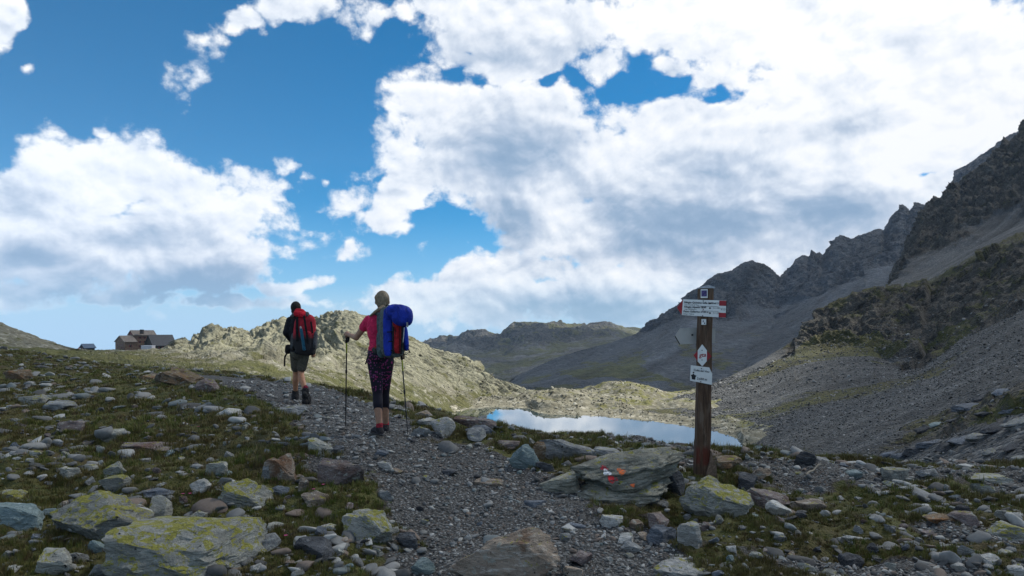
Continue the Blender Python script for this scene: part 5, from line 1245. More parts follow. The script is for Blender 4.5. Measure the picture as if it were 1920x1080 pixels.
# ---- the farther hiker: dark jacket, khaki shorts, red pack
def hiker_far():
    g = ray_ground(563, 752); Y = g[1]; s = FPX/Y
    root = empty('person', (g[0], Y, g[2]-.005), 'hiker in black jacket and khaki shorts walking away up the path', 'person')
    def p(px, py, y=0.0): return Vector(((px-960)/FPX*(Y+y)-g[0], y, CAM_Z+(HZ-py)/FPX*(Y+y)-root.location.z))
    q = p
    head = p(555, 577.5, .06); neck = p(558, 592, .03); chest = p(561, 622, .02); pel = p(562, 661, 0)
    sh_l = p(544, 601, .02); el_l = p(536.5, 624, -.02); wr_l = p(545, 637, .2)
    sh_r = p(579, 601, .0); el_r = p(588.5, 634, -.02); wr_r = p(587, 661, .03)
    hip_l = p(554, 664, .02); kn_l = p(555.5, 700, .14); an_l = p(554, 737, .24); toe_l = p(551, 747, .44)
    hip_r = p(570, 664, .0); kn_r = p(564, 700, .03); an_r = p(573, 734, -.24); toe_r = p(579, 754, -.12)
    tw = Euler((0, 0, R(10)))
    def torso(bm, f=0.0):
        ell(bm, chest+Vector((0, 0, .03)), (.165+f, .11+f, .24+f), tw, .85); ell(bm, chest*.4+pel*.6, (.145+f, .105+f, .18+f), tw, .9); cap_mesh(bm, sh_l+Vector((.04, 0, 0)), sh_r-Vector((.04, 0, 0)), .06+f, .06+f)
    def body(bm):
        ell(bm, head, (.076, .094, .110)); ell(bm, head+Vector((-.004, .052, -.05)), (.055, .05, .055)); ell(bm, head+Vector((-.005, .10, -.03)), (.014, .02, .022))
        for sd in (-1, 1): ell(bm, head+Vector((sd*.079, .012, -.02)), (.014, .022, .031))
        cap_mesh(bm, neck-Vector((0, 0, .05)), head-Vector((0, .012, .06)), .055, .05); torso(bm, -.01); ell(bm, pel, (.15, .11, .12), tw, .9)
        for a, b_, c in ((sh_l, el_l, wr_l), (sh_r, el_r, wr_r)): cap_mesh(bm, a, b_, .05, .04); cap_mesh(bm, b_, c, .04, .028)
        hand(bm, wr_r, (.0, .15, -1), (-.3, .8, .1), 1); hand(bm, wr_l, (.4, .8, .1), (.6, .0, -.6), -1)
        for h_, kn, an in ((hip_l, kn_l, an_l), (hip_r, kn_r, an_r)):
            up = kn*.68+an*.32+Vector((.0, -.024, 0)); cap_mesh(bm, h_, kn, .085, .055); cap_mesh(bm, kn, up, .052, .058); cap_mesh(bm, up, an, .056, .036); cap_mesh(bm, an, an+Vector((0, .04, -.06)), .036, .03)
    fuse('body', body, mat_plain('tanned_leg_skin', (.40, .19, .105), .5, .15, 25), root, .0095, 3)
    fm = mat_plain('face_marks_dark', (.05, .03, .025), .4)
    for sd in (-1, 1):
        bm = bmesh.new(); ell(bm, head+Vector((sd*.030-.005, .09, .0)), (.013, .008, .008), None, 1, 2); bm_obj('eye', bm, fm, root, True)
    bm = bmesh.new(); ell(bm, head+Vector((-.005, .094, -.062)), (.022, .008, .007), None, 1, 2); bm_obj('mouth', bm, mat_plain('lips_dark', (.30, .11, .09), .5), root, True)
    fuse('hair', lambda bm: (ell(bm, head+Vector((0, -.012, .014)), (.088, .098, .106)), ell(bm, head+Vector((-.01, -.05, -.06)), (.06, .045, .05))), cloth('dark_brown_hair', (.018, .014, .013), .5, .6, 60), root, .009, 3)
    jack = cloth('black_jacket', (.012, .013, .018), .35, .8)
    def jacket(bm):
        torso(bm, .016); cap_mesh(bm, neck-Vector((0, 0, .06)), neck+Vector((0, 0, .01)), .075, .068)
        for a, b_, c in ((sh_l, el_l, wr_l), (sh_r, el_r, wr_r)): cap_mesh(bm, a, b_, .070, .060); cap_mesh(bm, b_, c, .060, .044)
        ell(bm, pel+Vector((0, 0, .05)), (.165, .125, .085), tw, .8)
    fuse('jacket', jacket, jack, root, .0095, 4)
    def shorts(bm):
        ell(bm, pel+Vector((0, 0, -.02)), (.165, .122, .115), tw, .85)
        for h_, kn in ((hip_l, kn_l), (hip_r, kn_r)): cap_mesh(bm, h_, h_*.30+kn*.70, .097, .086)
    fuse('shorts', shorts, cloth('khaki_shorts', (.105, .092, .070), .3), root, .0095, 3)
    lea = cloth('dark_boot_leather', (.020, .019, .020), .4, .7, 30); sk = cloth('wine_sock', (.22, .02, .04)); sl = mat_plain('lug_sole', (.03, .029, .028), .85, .5, 60)
    for an, toe, lift in ((an_l, toe_l, 0), (an_r, toe_r, 1)):
        a = an.copy(); t_ = toe.copy()
        fuse('sock', lambda bm: cap_mesh(bm, a+Vector((0, 0, -.01)), a+Vector((0, 0, .065)), .045, .044), sk, root, .009, 1)
        if not lift: t_.z = a.z-.10
        bt = fuse('boot', lambda bm: boot(bm, a+Vector((0, 0, -.02)), t_+Vector((0, 0, .02)), r=.060, high=.045), lea, root, .009, 2)
        def so(bm):
            d = t_-a; hz = Vector((d.x, d.y, 0)); heel = a-hz*.32; heel.z = (t_.z-.012 if not lift else a.z-.045); fr = t_+hz*.1
            if lift: heel = a+Vector((.01, -.085, -.03)); fr = t_+Vector((0, .02, -.035))
            cap_mesh(bm, heel, heel*.5+fr*.5, .040, .044, 10); cap_mesh(bm, heel*.5+fr*.5, fr, .046, .042, 10)
        fuse('sole', so, sl, bt, .009, 1)
    pk = empty('backpack', root.location, 'tall red and black backpack with a teal bottle on the black jacketed hiker', 'backpack')
    E = Euler((R(-5), R(4), R(8))); yb = -.20
    pm, t, b = mat_new('red_to_black_pack')
    pos = t.n('ShaderNodeTexCoord').outputs['Object']; zz = t.n('ShaderNodeSeparateXYZ', {0: pos}).outputs[2]; n = t.noise(pos, 14, 5, .6, .4)
    t.set(b.inputs['Base Color'], t.mix(t.mr(t.m('ADD', zz, t.m('MULTIPLY', n, .1)), 1.13, 1.24), (.022, .020, .022), t.mix(t.mr(n, .3, .7), (.26, .012, .022), (.44, .02, .035)))); b.inputs['Roughness'].default_value = .8
    bp = t.n('ShaderNodeBump', {'Strength': .8, 'Distance': .012, 'Height': n}); t.links.new(bp.outputs[0], b.inputs['Normal'])
    redc = cloth('scarlet_lid_cloth', (.52, .012, .028), .2); gr = cloth('grey_mesh_pocket', (.085, .085, .09), .3); blk = cloth('black_pack_webbing', (.012, .012, .014), .2)
    fuse('main_bag', lambda bm: (ell(bm, q(571, 624, yb), (.185, .12, .33), E, .62), ell(bm, q(573, 640, yb), (.175, .13, .25), E, .6)), pm, pk, .012, 3)
    fuse('lid', lambda bm: (ell(bm, q(564.5, 589, yb-.01), (.125, .12, .062), Euler((R(10), R(12), R(8))), .75), ell(bm, q(562, 583, yb+.0), (.085, .07, .04), E, .8)), redc, pk, .01, 3)
    fuse('lid_side', lambda bm: (ell(bm, q(550.5, 592, yb-.01), (.035, .09, .05), E, .8), ell(bm, q(576, 590, yb), (.035, .09, .05), E, .8)), gr, pk, .01, 2)
    fuse('front_pocket', lambda bm: ell(bm, q(574, 640, yb-.13), (.085, .035, .18), E, .6), pm, pk, .01, 3)
    fuse('side_pocket', lambda bm: (ell(bm, q(549.5, 640, yb), (.035, .085, .15), E, .65), ell(bm, q(591, 638, yb), (.035, .09, .16), E, .65)), gr, pk, .01, 3)
    fuse('base', lambda bm: ell(bm, q(571, 660, yb), (.165, .12, .055), E, .6), cloth('black_pack_base', (.015, .015, .017)), pk, .011, 3)
    strap('compression_strap', [q(557, 594, yb-.12), q(557, 615, yb-.15), q(557.5, 640, yb-.14)], .045, blk, pk); strap('compression_strap', [q(570, 592, yb-.13), q(573, 612, yb-.15), q(576, 632, yb-.17), q(577, 655, yb-.15)], .035, blk, pk); strap('compression_strap', [q(583, 603, yb-.12), q(586, 625, yb-.12)], .03, blk, pk)
    bt = tube('bottle', q(564.5, 618, yb-.17), q(570.5, 655, yb-.17), .026, .028, cloth('teal_bottle', (.015, .10, .16), .15, .4), pk, 14); tube('bottle_cap', q(563.6, 613.5, yb-.17), q(564.4, 617, yb-.17), .016, .018, mat_plain('silver_cap', (.4, .38, .34), .35), pk)
    strap('shoulder_strap', [q(548, 612, .16), q(546, 600, .13), q(547, 592, .02), q(551, 590, -.1)], .055, blk, pk, .018, (-.4, .3, .8)); strap('shoulder_strap', [q(574, 612, .16), q(576, 598, .12), q(575, 591, .0), q(572, 590, -.1)], .055, blk, pk, .018, (.3, .3, .8))
    wb = fuse('hip_pouch', lambda bm: (ell(bm, q(540, 655, .0), (.05, .08, .085), E, .7), cap_mesh(bm, q(545, 652, -.05), q(552, 654, -.14), .04, .04)), cloth('black_hip_pouch', (.014, .014, .016)), pk, .01, 2)
    strap('hanging_strap', [q(538, 662, -.05), q(534, 670, -.06), q(533.4, 687, -.06)], .028, blk, pk)
hiker_far()
# ------------------------------------------------------------------ mountain hut on the saddle
from mathutils.bvhtree import BVHTree
_dg = bpy.context.evaluated_depsgraph_get()
_ridge_tree = BVHTree.FromObject(RIDGE, _dg)
def ridge_z(x, y):
    h = _ridge_tree.ray_cast(Vector((x, y, 300)), Vector((0, 0, -1))); return h[0].z if h[0] else None
STONE_W = mat_plain('hut_stone_wall', (.15, .098, .068), .9, .45, 1.6); RED_W = mat_plain('hut_red_boards', (.16, .036, .030), .8, .3, 2.5); ROOF_L = mat_plain('hut_weathered_roof', (.22, .185, .155), .7, .25, 1.2); ROOF_D = mat_plain('annex_dark_roof', (.030, .036, .048), .5, .25, 1.0)
DARK_W = mat_plain('annex_dark_wall', (.030, .026, .022), .85, .4, 1.5); GLASSD = mat_plain('dark_window', (.012, .014, .018), .2, .2); SHUT = mat_plain('red_shutter', (.17, .02, .02), .6)
def house(name, label, px, pyb, Y, gw, L_, he, ha, rot, wall, gable, roof, wins, parent_extra=None, cat='building', base=None):
    """gable of width gw facing the viewer's left, long side of length L_ facing right; px, pyb: foot of the corner between them"""
    c = W(px-9, pyb-4, Y); root = empty(name, tuple(c), label, cat, rz=-rot)
    # local: corner at the origin, gable along -x, long side along +x ... gable plane y=0, long side plane x=0 running +y
    bm = bmesh.new(); d = 3.0
    A = [(-gw, 0, -d), (0, 0, -d), (0, L_, -d), (-gw, L_, -d)]; B = [(-gw, 0, he), (0, 0, he), (0, L_, he), (-gw, L_, he)]
    va = [bm.verts.new(v) for v in A]; vb = [bm.verts.new(v) for v in B]
    for i in range(4): bm.faces.new((va[i], va[(i+1) % 4], vb[(i+1) % 4], vb[i]))
    bm.faces.new(va[::-1]); bm.faces.new(vb); w = bm_obj('wall', bm, wall, root)
    for y0, y1 in ((.03, .35), (L_-.35, L_-.03)):
        bm = bmesh.new(); prism(bm, [(-gw+.05, he+.002), (-.05, he+.002), (-gw/2, ha-.05)], y0, y1); bm_obj('gable', bm, gable, root)
    ov = .5
    slope = math.atan2(ha-he, gw/2)
    for sd in (0, 1):
        x_e = ov if sd else -gw-ov; z_e = he-ov*math.tan(slope); th = .22
        bm = bmesh.new(); pts = [(x_e, z_e), (-gw/2, ha), (-gw/2, ha+th), (x_e, z_e+th)]
        prism(bm, pts, -ov, L_+ov); bm_obj('roof', bm, roof, root)
    for kind, u, z, ww, hh in wins:
        f = empty_part = None
        bm = bmesh.new()
        if kind == 'g': box(bm, (-gw+u, -.02, z), (ww/2, .05, hh/2))
        else: box(bm, (.02, u, z), (.05, ww/2, hh/2))
        win = bm_obj('window', bm, GLASSD, root)
        bm = bmesh.new()
        for sg in (-1, 1):
            if kind == 'g': box(bm, (-gw+u+sg*(ww*.75), -.03, z), (ww*.22, .06, hh/2))
            else: box(bm, (.03, u+sg*(ww*.75), z), (.06, ww*.22, hh/2))
        bm_obj('shutter', bm, SHUT, win)
    return root
HY = 362.0; U = HY/FPX      # metres per photograph pixel at the hut
RT = R(35)
def wl(px): return px*U/math.cos(RT)
def wr(px): return px*U/math.sin(RT)
house('mountain_hut', 'low stone hut wing with a gable at the left of the hut group', 243, 659, HY, wl(30), wr(12), 14.4*U, 25*U, RT, STONE_W, STONE_W, ROOF_L,
      [('g', wl(7), 8*U, 2*U, 3*U), ('g', wl(15), 8*U, 2*U, 3*U), ('g', wl(23), 8*U, 2*U, 3*U), ('g', wl(15), 16*U, 2*U, 2.4*U), ('g', wl(7), 3*U, 2*U, 2.5*U), ('g', wl(21), 3*U, 2*U, 2.5*U), ('s', wr(6), 6*U, 3*U, 3*U)])
house('mountain_hut', 'tall main hut with red gable and rows of shuttered windows', 259.5, 659, HY+8, wl(16.5), wr(24), 28*U, 36*U, RT, STONE_W, RED_W, ROOF_L,
      [('s', wr(x), z*U, 3*U, 2.6*U) for x in (7, 12, 18) for z in (22, 14, 6)]+[('g', wl(8), 29*U, 2.2*U, 2.4*U), ('g', wl(8), 20*U, 2.2*U, 2.6*U)])
bm = bmesh.new(); box(bm, tuple(W(266, 622, HY+10)), (.8, .7, 1.2)); hutc = [o for o in COL.objects if o.get('label', '').startswith('tall main hut')][0]
bpy.context.view_layer.update()
for v in bm.verts: v.co = hutc.matrix_world.inverted()@v.co
bm_obj('chimney', bm, mat_plain('chimney_stone', (.06, .05, .045), .9), hutc)
house('hut_annex', 'black annex with a large dark sloping roof at the right of the hut group', 296, 660, HY-6, wl(24), wr(24.5), 9*U, 27*U, RT, DARK_W, DARK_W, ROOF_D, [('s', wr(8), 4*U, 4*U, 3*U), ('s', wr(16), 4*U, 4*U, 3*U)])
def gear():
    c = W(278, 658, HY-22)
    root = empty('storage_container', tuple(c), 'white container standing in front of the hut annex', 'container', rz=R(12))
    m = mat_plain('white_container_paint', (.62, .61, .64), .5, .08, 1)
    bm = bmesh.new(); box(bm, (0, 0, 4.6*U), (8.6*U, 3.0, 4.6*U)); bmesh.ops.bevel(bm, geom=bm.edges[:], offset=.06, segments=1, affect='EDGES'); b_ = bm_obj('body', bm, m, root)
    for i in range(9):
        bm = bmesh.new(); box(bm, ((-7.6+i*1.9)*U, -3.03, 4.6*U), (.10, .05, 4.2*U)); bm_obj('rib', bm, m, root)
    bm = bmesh.new(); box(bm, (0, 0, 9.35*U), (8.8*U, 3.1, .10)); bm_obj('roof', bm, m, root)
    # blue tarpaulin over a wood pile
    c = W(316, 658, HY-60)
    root = empty('tarpaulin', tuple(c), 'light blue tarpaulin spread beside the hut annex', 'tarpaulin')
    u2 = (HY-60)/FPX
    n = 14; V = []; 
    for j in range(6):
        for i in range(n):
            x = (-10+20*i/(n-1))*u2; y = j*.7; z = (1.2+3.0*math.sin(math.pi*i/(n-1))**.6)*u2*(.35+.65*math.sin(math.pi*(j+.6)/6.2))+.10*math.sin(i*2.3+j)
            V.append((x, y, z))
    me = mesh_np('sheet', np.array(V), grid_faces(6, n)); o = new_obj('sheet', me, mat_plain('blue_tarpaulin', (.22, .40, .55), .5, .15, 1), root)
    sd = o.modifiers.new('solid', 'SOLIDIFY'); sd.thickness = .05
    bm = bmesh.new()
    for k in range(5): cap_mesh(bm, (-9*u2, .6+k*.6, .35), (9*u2, .6+k*.6, .35), .3, .3, 8)
    bm_obj('wood_pile', bm, mat_plain('stacked_logs', (.12, .09, .065), .9), root)
    # small gabled shed
    house('shed', 'small dark shed with a bluish metal roof left of the hut group', 168, 660, 300, 15*300/FPX/math.cos(RT), 10*300/FPX/math.sin(RT), 1.0, 10.5*300/FPX, RT, DARK_W, mat_plain('shed_dark_boards', (.045, .018, .016), .8), mat_plain('shed_metal_roof', (.10, .14, .20), .4, .2, 1.0), [('g', 2.0, .4, .6, .6)], cat='shed')
gear()
def tiny_person():
    Yp = 236.0; c = W(148, 0, Yp); z = ridge_z(c[0], Yp); z = W(148, 659, Yp)[2] if z is None else z
    root = empty('person', (c[0], Yp, z), 'tiny distant person in a red top standing beside the small shed', 'person')
    def body(bm):
        ell(bm, (0, 0, 1.62), (.085, .10, .12)); cap_mesh(bm, (0, 0, 1.45), (0, 0, 1.55), .055, .05); ell(bm, (0, 0, 1.22), (.17, .12, .28)); ell(bm, (0, 0, .95), (.15, .12, .13))
        for sd in (-1, 1):
            cap_mesh(bm, (sd*.19, 0, 1.40), (sd*.27, .02, 1.12), .055, .045); cap_mesh(bm, (sd*.27, .02, 1.12), (sd*.22, .14, .92), .045, .03); ell(bm, (sd*.21, .17, .88), (.03, .04, .05))
            cap_mesh(bm, (sd*.09, 0, .92), (sd*.10, .02, .5), .085, .06); cap_mesh(bm, (sd*.10, .02, .5), (sd*.11, 0, .08), .058, .04); ell(bm, (sd*.11, .06, .04), (.045, .13, .045))
    b_ = fuse('body', body, mat_plain('far_dark_clothes', (.03, .03, .045), .9), root, .03, 2)
    def top(bm):
        ell(bm, (0, 0, 1.24), (.20, .15, .30))
        for sd in (-1, 1): cap_mesh(bm, (sd*.19, 0, 1.40), (sd*.27, .02, 1.12), .07, .06)
    fuse('jacket', top, mat_plain('far_red_jacket', (.42, .06, .07), .9), root, .03, 2)
    fuse('hair', lambda bm: ell(bm, (0, -.01, 1.65), (.095, .11, .11)), mat_plain('far_dark_hair', (.03, .02, .02), .9), root, .03, 1)
tiny_person()
# ------------------------------------------------------------------ uncountable stuff, instanced with geometry nodes
def scatter(name, pts, rot, scl, idx, templates, label):
    me = bpy.data.meshes.new(name); me.vertices.add(len(pts)); me.vertices.foreach_set('co', np.ascontiguousarray(pts, np.float32).ravel())
    for nm, v in (('rot', rot), ('scl', scl)):
        a = me.attributes.new(nm, 'FLOAT_VECTOR', 'POINT'); a.data.foreach_set('vector', np.ascontiguousarray(v, np.float32).ravel())
    a = me.attributes.new('idx', 'INT', 'POINT'); a.data.foreach_set('value', np.ascontiguousarray(idx, np.int32))
    o = new_obj(name, me, None, kind='stuff', label=label)
    col = bpy.data.collections.new(name+'_pieces')
    for t in templates: col.objects.link(t)
    ng = bpy.data.node_groups.new(name, 'GeometryNodeTree')
    ng.interface.new_socket('Geometry', in_out='INPUT', socket_type='NodeSocketGeometry'); ng.interface.new_socket('Geometry', in_out='OUTPUT', socket_type='NodeSocketGeometry')
    N = ng.nodes; L = ng.links
    gi = N.new('NodeGroupInput'); go = N.new('NodeGroupOutput'); ip = N.new('GeometryNodeInstanceOnPoints'); ci = N.new('GeometryNodeCollectionInfo')
    ci.inputs['Collection'].default_value = col; ci.inputs['Separate Children'].default_value = True; ci.inputs['Reset Children'].default_value = True
    def na(nm, typ):
        n = N.new('GeometryNodeInputNamedAttribute'); n.data_type = typ; n.inputs['Name'].default_value = nm; return n.outputs['Attribute']
    ip.inputs['Pick Instance'].default_value = True
    L.new(gi.outputs[0], ip.inputs['Points']); L.new(ci.outputs[0], ip.inputs['Instance']); L.new(na('idx', 'INT'), ip.inputs['Instance Index'])
    e2r = N.new('FunctionNodeEulerToRotation'); L.new(na('rot', 'FLOAT_VECTOR'), e2r.inputs[0]); L.new(e2r.outputs[0], ip.inputs['Rotation']); L.new(na('scl', 'FLOAT_VECTOR'), ip.inputs['Scale'])
    L.new(ip.outputs[0], go.inputs[0])
    md = o.modifiers.new('scatter', 'NODES'); md.node_group = ng
    return o
def template(name, me): return bpy.data.objects.new(name, me)

def mat_random(name, stops, rough=.85, bumpy=True):
    m, t, b = mat_new(name)
    rnd = t.n('ShaderNodeObjectInfo').outputs['Random']
    c = t.ramp(rnd, stops, 'CONSTANT')
    pos = t.n('ShaderNodeNewGeometry').outputs['Position']
    n = t.noise(pos, 35, 4, .7)
    k = t.m('MULTIPLY_ADD', n, .9, .55); c = t.mix(1.0, c, t.n('ShaderNodeCombineColor', {0: k, 1: k, 2: k}).outputs[0], 'MULTIPLY')
    t.set(b.inputs['Base Color'], c); b.inputs['Roughness'].default_value = rough
    return m
STONES = [(0, (.085,.085,.082)), (.16, (.125,.126,.122)), (.38, (.17,.172,.165)), (.56, (.24,.24,.23)), (.70, (.34,.338,.315)), (.78, (.16,.18,.178)), (.86, (.17,.135,.11)), (.93, (.38,.38,.36)), (.97, (.05,.05,.052))]
PEB_M = mat_random('gravel_stones', STONES)
peb_t = []
for k in range(6):
    V, F = rock_verts(400+k, 1, 7, .03); peb_t.append(template('pebble', mesh_np('pebble', V, F, False))); peb_t[-1].data.materials.append(PEB_M)

def sample_view(n, y0, y1, seed, tmax=.82, bias=1.0):
    """points spread evenly over the picture of the near ground (denser close to the viewer)"""
    r = np.random.default_rng(seed); Y = np.exp(np.log(y0)+(np.log(y1)-np.log(y0))*r.uniform(size=n)**bias); X = r.uniform(-tmax, tmax, n)*Y
    return np.c_[X, Y], r

def gravel():
    xy, r = sample_view(100000, 3.9, 17, 5, bias=1.3)
    path, bare = ground_parts(xy)
    f = np.clip(bare+fbm(np.c_[xy*2.1, np.zeros(len(xy))], 3)*.5, 0, 1)
    keep = r.uniform(size=len(xy)) < (.05+.95*smooth(.25, .65, f))*.62
    xy = xy[keep]; path = path[keep]; n = len(xy)
    z = ground_z(xy); s = (.0045+.0055*r.gamma(1.2, 1.0, n))*np.clip(xy[:, 1]/6.5, .75, 1.7); s = np.minimum(s, .045)
    scl = np.c_[s*r.uniform(.8, 1.4, n), s*r.uniform(.7, 1.1, n), s*r.uniform(.35, .75, n)]
    rot = np.c_[r.normal(size=n)*.3, r.normal(size=n)*.3, r.uniform(0, 6.28, n)]
    scatter('gravel', np.c_[xy, z+scl[:, 2]*.35], rot, scl, r.integers(0, 6, n), peb_t, 'loose grey gravel and pebbles on the path')
gravel()

def rubble():
    xy, r = sample_view(26000, 3.9, 42, 15, bias=1.0)
    path, bare = ground_parts(xy)
    cl = fbm(np.c_[xy*.8, np.full(len(xy), 4.)], 4)
    dens = np.where(path > .5, .035, .09+.60*smooth(-.02, .38, cl))
    keep = r.uniform(size=len(xy)) < dens; xy = xy[keep]; n = len(xy)
    z = ground_z(xy); s = (.014+.018*r.gamma(1.4, 1.0, n))*np.clip(xy[:, 1]/7, .8, 2.6); s = np.minimum(s, .16)
    scl = np.c_[s*r.uniform(.8, 1.5, n), s*r.uniform(.7, 1.1, n), s*r.uniform(.3, .65, n)]
    rot = np.c_[r.normal(size=n)*.25, r.normal(size=n)*.3, r.uniform(0, 6.28, n)]
    t2 = []
    for k in range(5):
        V, F = rock_verts(450+k, 2, 13, .03); t2.append(template('cobble', mesh_np('cobble', V, F, False))); t2[-1].data.materials.append(PEB_M)
    scatter('rubble', np.c_[xy, z+scl[:, 2]*.3], rot, scl, r.integers(0, 5, n), t2, 'small broken stones strewn through the turf')
rubble()

def grass():
    m, t, b = mat_new('grass_blades')
    rnd = t.n('ShaderNodeObjectInfo').outputs['Random']
    pos = t.n('ShaderNodeNewGeometry').outputs['Position']
    nb = t.noise(pos, .8, 4, .6)
    c = t.ramp(rnd, [(0, (.085,.110,.020)), (.25, (.125,.145,.030)), (.5, (.155,.150,.040)), (.72, (.17,.142,.052)), (.88, (.10,.066,.03)), (1, (.20,.175,.08))])
    c = t.mix(t.mr(nb, .42, .66, 0, .75), c, (.115,.086,.034))
    t.set(b.inputs['Base Color'], c); b.inputs['Roughness'].default_value = .6
    tm = []
    rr = random.Random(4)
    for k in range(6):
        V = []; F = []
        nbl = 26 if k < 4 else 14
        for _ in range(nbl):
            a = rr.uniform(0, 6.28); rad = rr.uniform(0, .75)**.8; x0, y0 = math.cos(a)*rad*.9, math.sin(a)*rad*.9
            h = rr.uniform(.45, 1.0)*(1 if k < 4 else 1.5); lean = rr.uniform(.1, .6); la = a+rr.uniform(-.9, .9); w = rr.uniform(.035, .065)
            wx, wy = -math.sin(la)*w, math.cos(la)*w; dx, dy = math.cos(la)*lean*h, math.sin(la)*lean*h
            i = len(V)
            V += [(x0-wx, y0-wy, -.1), (x0+wx, y0+wy, -.1), (x0+dx*.4-wx*.7, y0+dy*.4-wy*.7, h*.6), (x0+dx*.4+wx*.7, y0+dy*.4+wy*.7, h*.6), (x0+dx, y0+dy, h*.95)]
            F += [(i, i+1, i+3), (i, i+3, i+2), (i+2, i+3, i+4)]
        me = mesh_np('tuft', np.array(V), np.array(F), True); me.materials.append(m); tm.append(template('tuft', me))
    xy, r = sample_view(115000, 3.8, 46, 25, bias=.95)
    path, bare = ground_parts(xy)
    cl = fbm(np.c_[xy*1.1, np.full(len(xy), 2.)], 4)
    dens = (1-smooth(.15, .5, bare+.4*fbm(np.c_[xy*2.5, np.full(len(xy), 7.)], 3)))*(.25+.75*smooth(-.25, .2, cl))
    keep = r.uniform(size=len(xy)) < dens*.75
    xy = xy[keep]; cl = cl[keep]
    ring = []                                                    # turf grown up round the feet of the boulders
    for (x, y_, wm, dp) in ROCK_FEET:
        if y_ > 20 or path_mask(np.array([[x, y_]]))[0][0] < .55: continue
        for _ in range(int(14+70*wm)):
            a = r.uniform(0, 6.28); q_ = r.uniform(.95, 1.35); ring.append((x+math.cos(a)*wm*.5*q_, y_+wm*.5*dp*.75+math.sin(a)*wm*.5*dp*q_))
    ring = np.array(ring); pr_, br_ = ground_parts(ring); ring = ring[r.uniform(size=len(ring)) > smooth(.3, .8, br_)]
    xy = np.r_[xy, ring]; cl = np.r_[cl, np.full(len(ring), .35)]; keep = slice(None); n = len(xy)
    z = ground_z(xy); g = np.clip(xy[:, 1]/6, .7, 3.2)
    rad = r.uniform(.028, .055, n)*g; h = r.uniform(.020, .050, n)*np.clip(g, .8, 1.7)*(1+.6*smooth(.1, .5, cl[keep]))
    scl = np.c_[rad, rad, h]; rot = np.c_[r.normal(size=n)*.1, r.normal(size=n)*.1, r.uniform(0, 6.28, n)]
    scatter('grass', np.c_[xy, z], rot, scl, np.where(r.uniform(size=n) < .93, r.integers(0, 4, n), r.integers(4, 6, n)), tm, 'short dark alpine grass between the stones')
grass()

# ------------------------------------------------------------------ stones of the distant slopes
def slope_stones(name, obj, n, seed, sz, cond, stops, label, sub=1):
    me = obj.data; nv = len(me.vertices); co = np.empty(nv*3, np.float32); me.vertices.foreach_get('co', co); co = co.reshape(-1, 3)
    px = 960+FPX*co[:, 0]/co[:, 1]; py = HZ-FPX*(co[:, 2]-CAM_Z)/co[:, 1]
    ok = np.where(cond(co, px, py))[0]; r = np.random.default_rng(seed)
    wgt = 1/np.maximum(co[ok, 1], 1)**.3; i = r.choice(ok, n, p=wgt/wgt.sum())
    p = co[i]+r.normal(size=(n, 3))*.25*np.array([1, 1, 0])*(co[i, 1:2]/100)
    s = sz*(.5+r.gamma(1.1, .5, n)); s = np.minimum(s, sz*3.2)*np.clip(co[i, 1]/110, .38, 2.4)
    scl = np.c_[s*r.uniform(.8, 1.5, n), s*r.uniform(.7, 1.2, n), s*r.uniform(.4, .8, n)]
    rot = np.c_[r.normal(size=n)*.4, r.normal(size=n)*.4+.3, r.uniform(0, 6.28, n)]
    mm = mat_random(name+'_rock', stops)
    tt = []
    for k in range(5):
        V, F = rock_verts(seed*10+k, sub, 7, .04); tt.append(template('block', mesh_np('block', V, F, False))); tt[-1].data.materials.append(mm)
    scatter(name, p, rot, scl, r.integers(0, 5, n), tt, label)
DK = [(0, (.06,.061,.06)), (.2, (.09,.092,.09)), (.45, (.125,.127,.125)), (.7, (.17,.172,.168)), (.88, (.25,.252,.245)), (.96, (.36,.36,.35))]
LT = [(0, (.12,.115,.085)), (.2, (.17,.162,.122)), (.45, (.23,.22,.17)), (.7, (.30,.29,.235)), (.9, (.40,.39,.33))]
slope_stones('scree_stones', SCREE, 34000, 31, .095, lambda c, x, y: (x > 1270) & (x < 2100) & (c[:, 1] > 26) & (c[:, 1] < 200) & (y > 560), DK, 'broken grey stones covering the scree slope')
slope_stones('moraine_stones', SHOREO, 6000, 32, .10, lambda c, x, y: (x > 800) & (x < 1560) & (c[:, 2] > LAKE_Z+.05) & (c[:, 1] < 190), LT, 'pale stones strewn over the moraine by the lake')
slope_stones('ridge_stones', RIDGE, 6000, 33, .085, lambda c, x, y: (x > 150) & (x < 1060) & (c[:, 1] > 40) & (c[:, 1] < 190) & (y > 650), LT, 'pale stones strewn on the foot of the ridge')
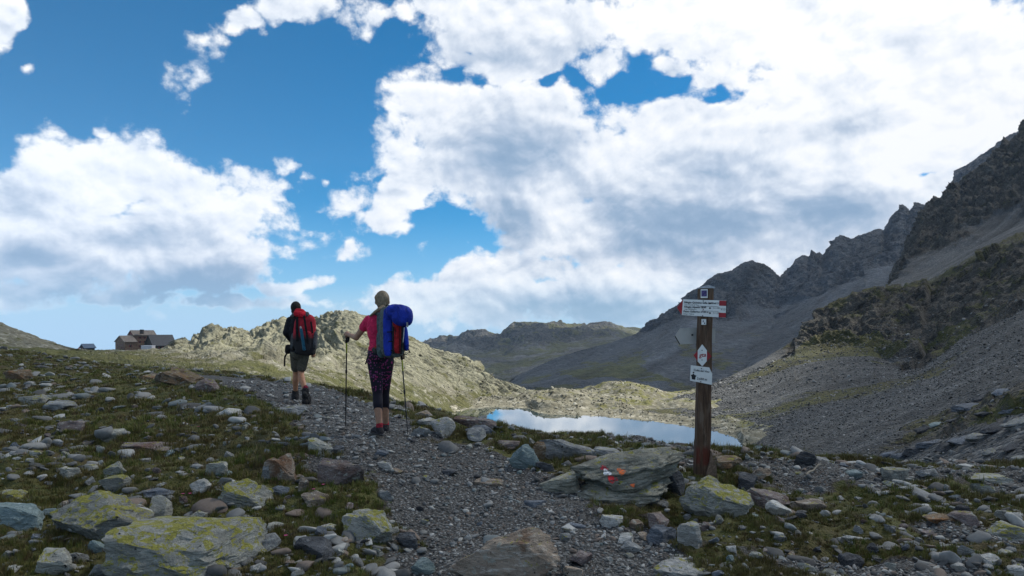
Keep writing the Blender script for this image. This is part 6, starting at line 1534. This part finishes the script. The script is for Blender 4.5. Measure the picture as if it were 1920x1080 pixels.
# ------------------------------------------------------------------ the cloud overhead (out of frame) whose shadow lies on the near ground and the right-hand slope
def build_cloud():
    H = 1800.0
    k = H/SUN_DIR.z
    step = 14.0
    gx = np.arange(-700, 1600, step); gy = np.arange(-300, 1900, step)
    X, Yg = np.meshgrid(gx, gy); q = np.c_[X.ravel(), Yg.ravel()]
    w = np.c_[fbm(np.c_[q*.02, np.zeros(len(q))], 4), fbm(np.c_[q*.02, np.full(len(q), 9.)], 4)]*11
    p = q+w; 
    def inside(poly):
        ins = np.zeros(len(q), bool)
        for i in range(len(poly)):
            a_, b_ = poly[i], poly[(i+1) % len(poly)]
            cond = (a_[1] > p[:, 1]) != (b_[1] > p[:, 1])
            with np.errstate(divide='ignore', invalid='ignore'):
                xc = (b_[0]-a_[0])*(p[:, 1]-a_[1])/(b_[1]-a_[1])+a_[0]
            ins ^= cond & (p[:, 0] < xc)
        return ins
    ins = np.ones(len(q), bool)
    for g_ in SUN_GAPS: ins &= ~inside(np.array(g_, float))
    nr, nc = X.shape; ins = ins.reshape(nr, nc)
    edge = ins.copy(); dist = np.zeros((nr, nc))
    for k_ in range(5):
        e = edge.copy(); e[1:-1, 1:-1] = edge[1:-1, 1:-1] & edge[:-2, 1:-1] & edge[2:, 1:-1] & edge[1:-1, :-2] & edge[1:-1, 2:]
        e[0] = e[-1] = False; e[:, 0] = e[:, -1] = False
        edge = e; dist += edge
    lump = (1+.5*fbm(np.c_[q*.03, np.zeros(len(q))], 3)).reshape(nr, nc)
    base = np.c_[q, np.full(len(q), -3.0)]+np.array(SUN_DIR)*k
    top = base.copy(); top[:, 2] += (dist*6*lump).ravel(); bot = base.copy(); bot[:, 2] -= (dist*1.0*lump).ravel()
    F = grid_faces(nr, nc); F = F[ins.ravel()[F].all(1)]
    n0 = len(q)
    V = np.r_[bot, top]; F = np.r_[F[:, ::-1], F+n0]
    used, inv = np.unique(F, return_inverse=True)
    me = mesh_np('cloud', V[used], inv.reshape(F.shape))
    bm = bmesh.new(); bm.from_mesh(me); bmesh.ops.remove_doubles(bm, verts=bm.verts[:], dist=.01); bm.to_mesh(me); bm.free()
    m = bpy.data.materials.new('cloud_white'); m.use_nodes = True; m.node_tree.nodes.clear(); t = NT(m.node_tree)
    a = t.n('ShaderNodeBsdfDiffuse', {'Color': (.85, .85, .85)}); b = t.n('ShaderNodeBsdfTranslucent', {'Color': (.85, .85, .85)})
    body = t.n('ShaderNodeMixShader', {0: .78, 1: a.outputs[0], 2: b.outputs[0]}).outputs[0]; thin = t.n('ShaderNodeBsdfTransparent')      # thin cloud: part of the sun comes straight through
    t.links.new(t.n('ShaderNodeMixShader', {0: .46, 1: body, 2: thin.outputs[0]}).outputs[0], t.n('ShaderNodeOutputMaterial').inputs[0])
    return new_obj('cloud', me, m, kind='stuff', label='white cloud overhead shading the path')
# sunlit gaps in the shadow, as outlines on the ground (x, y)
SUN_GAPS = [[(0,52),(22,84),(32,110),(44,132),(62,170),(92,232),(70,262),(30,240),(-20,240),(-60,250),(-98,255),(-104,225),(-74,160),(-46,100),(-26,60)],
            ]
build_cloud()

# ------------------------------------------------------------------ thin mountain air
def build_haze():
    bm = bmesh.new(); box(bm, (300, 1050, 250), (2300, 1550, 400))
    o = bm_obj('haze', bm, None, None, kind='stuff', label='thin bluish mountain air')
    m = bpy.data.materials.new('mountain_air'); m.use_nodes = True; m.node_tree.nodes.clear(); t = NT(m.node_tree)
    v = t.n('ShaderNodeVolumePrincipled', {'Color': (.60, .76, .97), 'Density': HAZE_DENSITY, 'Anisotropy': .0})
    t.links.new(v.outputs[0], t.n('ShaderNodeOutputMaterial').inputs['Volume'])
    o.data.materials.append(m)
HAZE_DENSITY = .00008
build_haze()
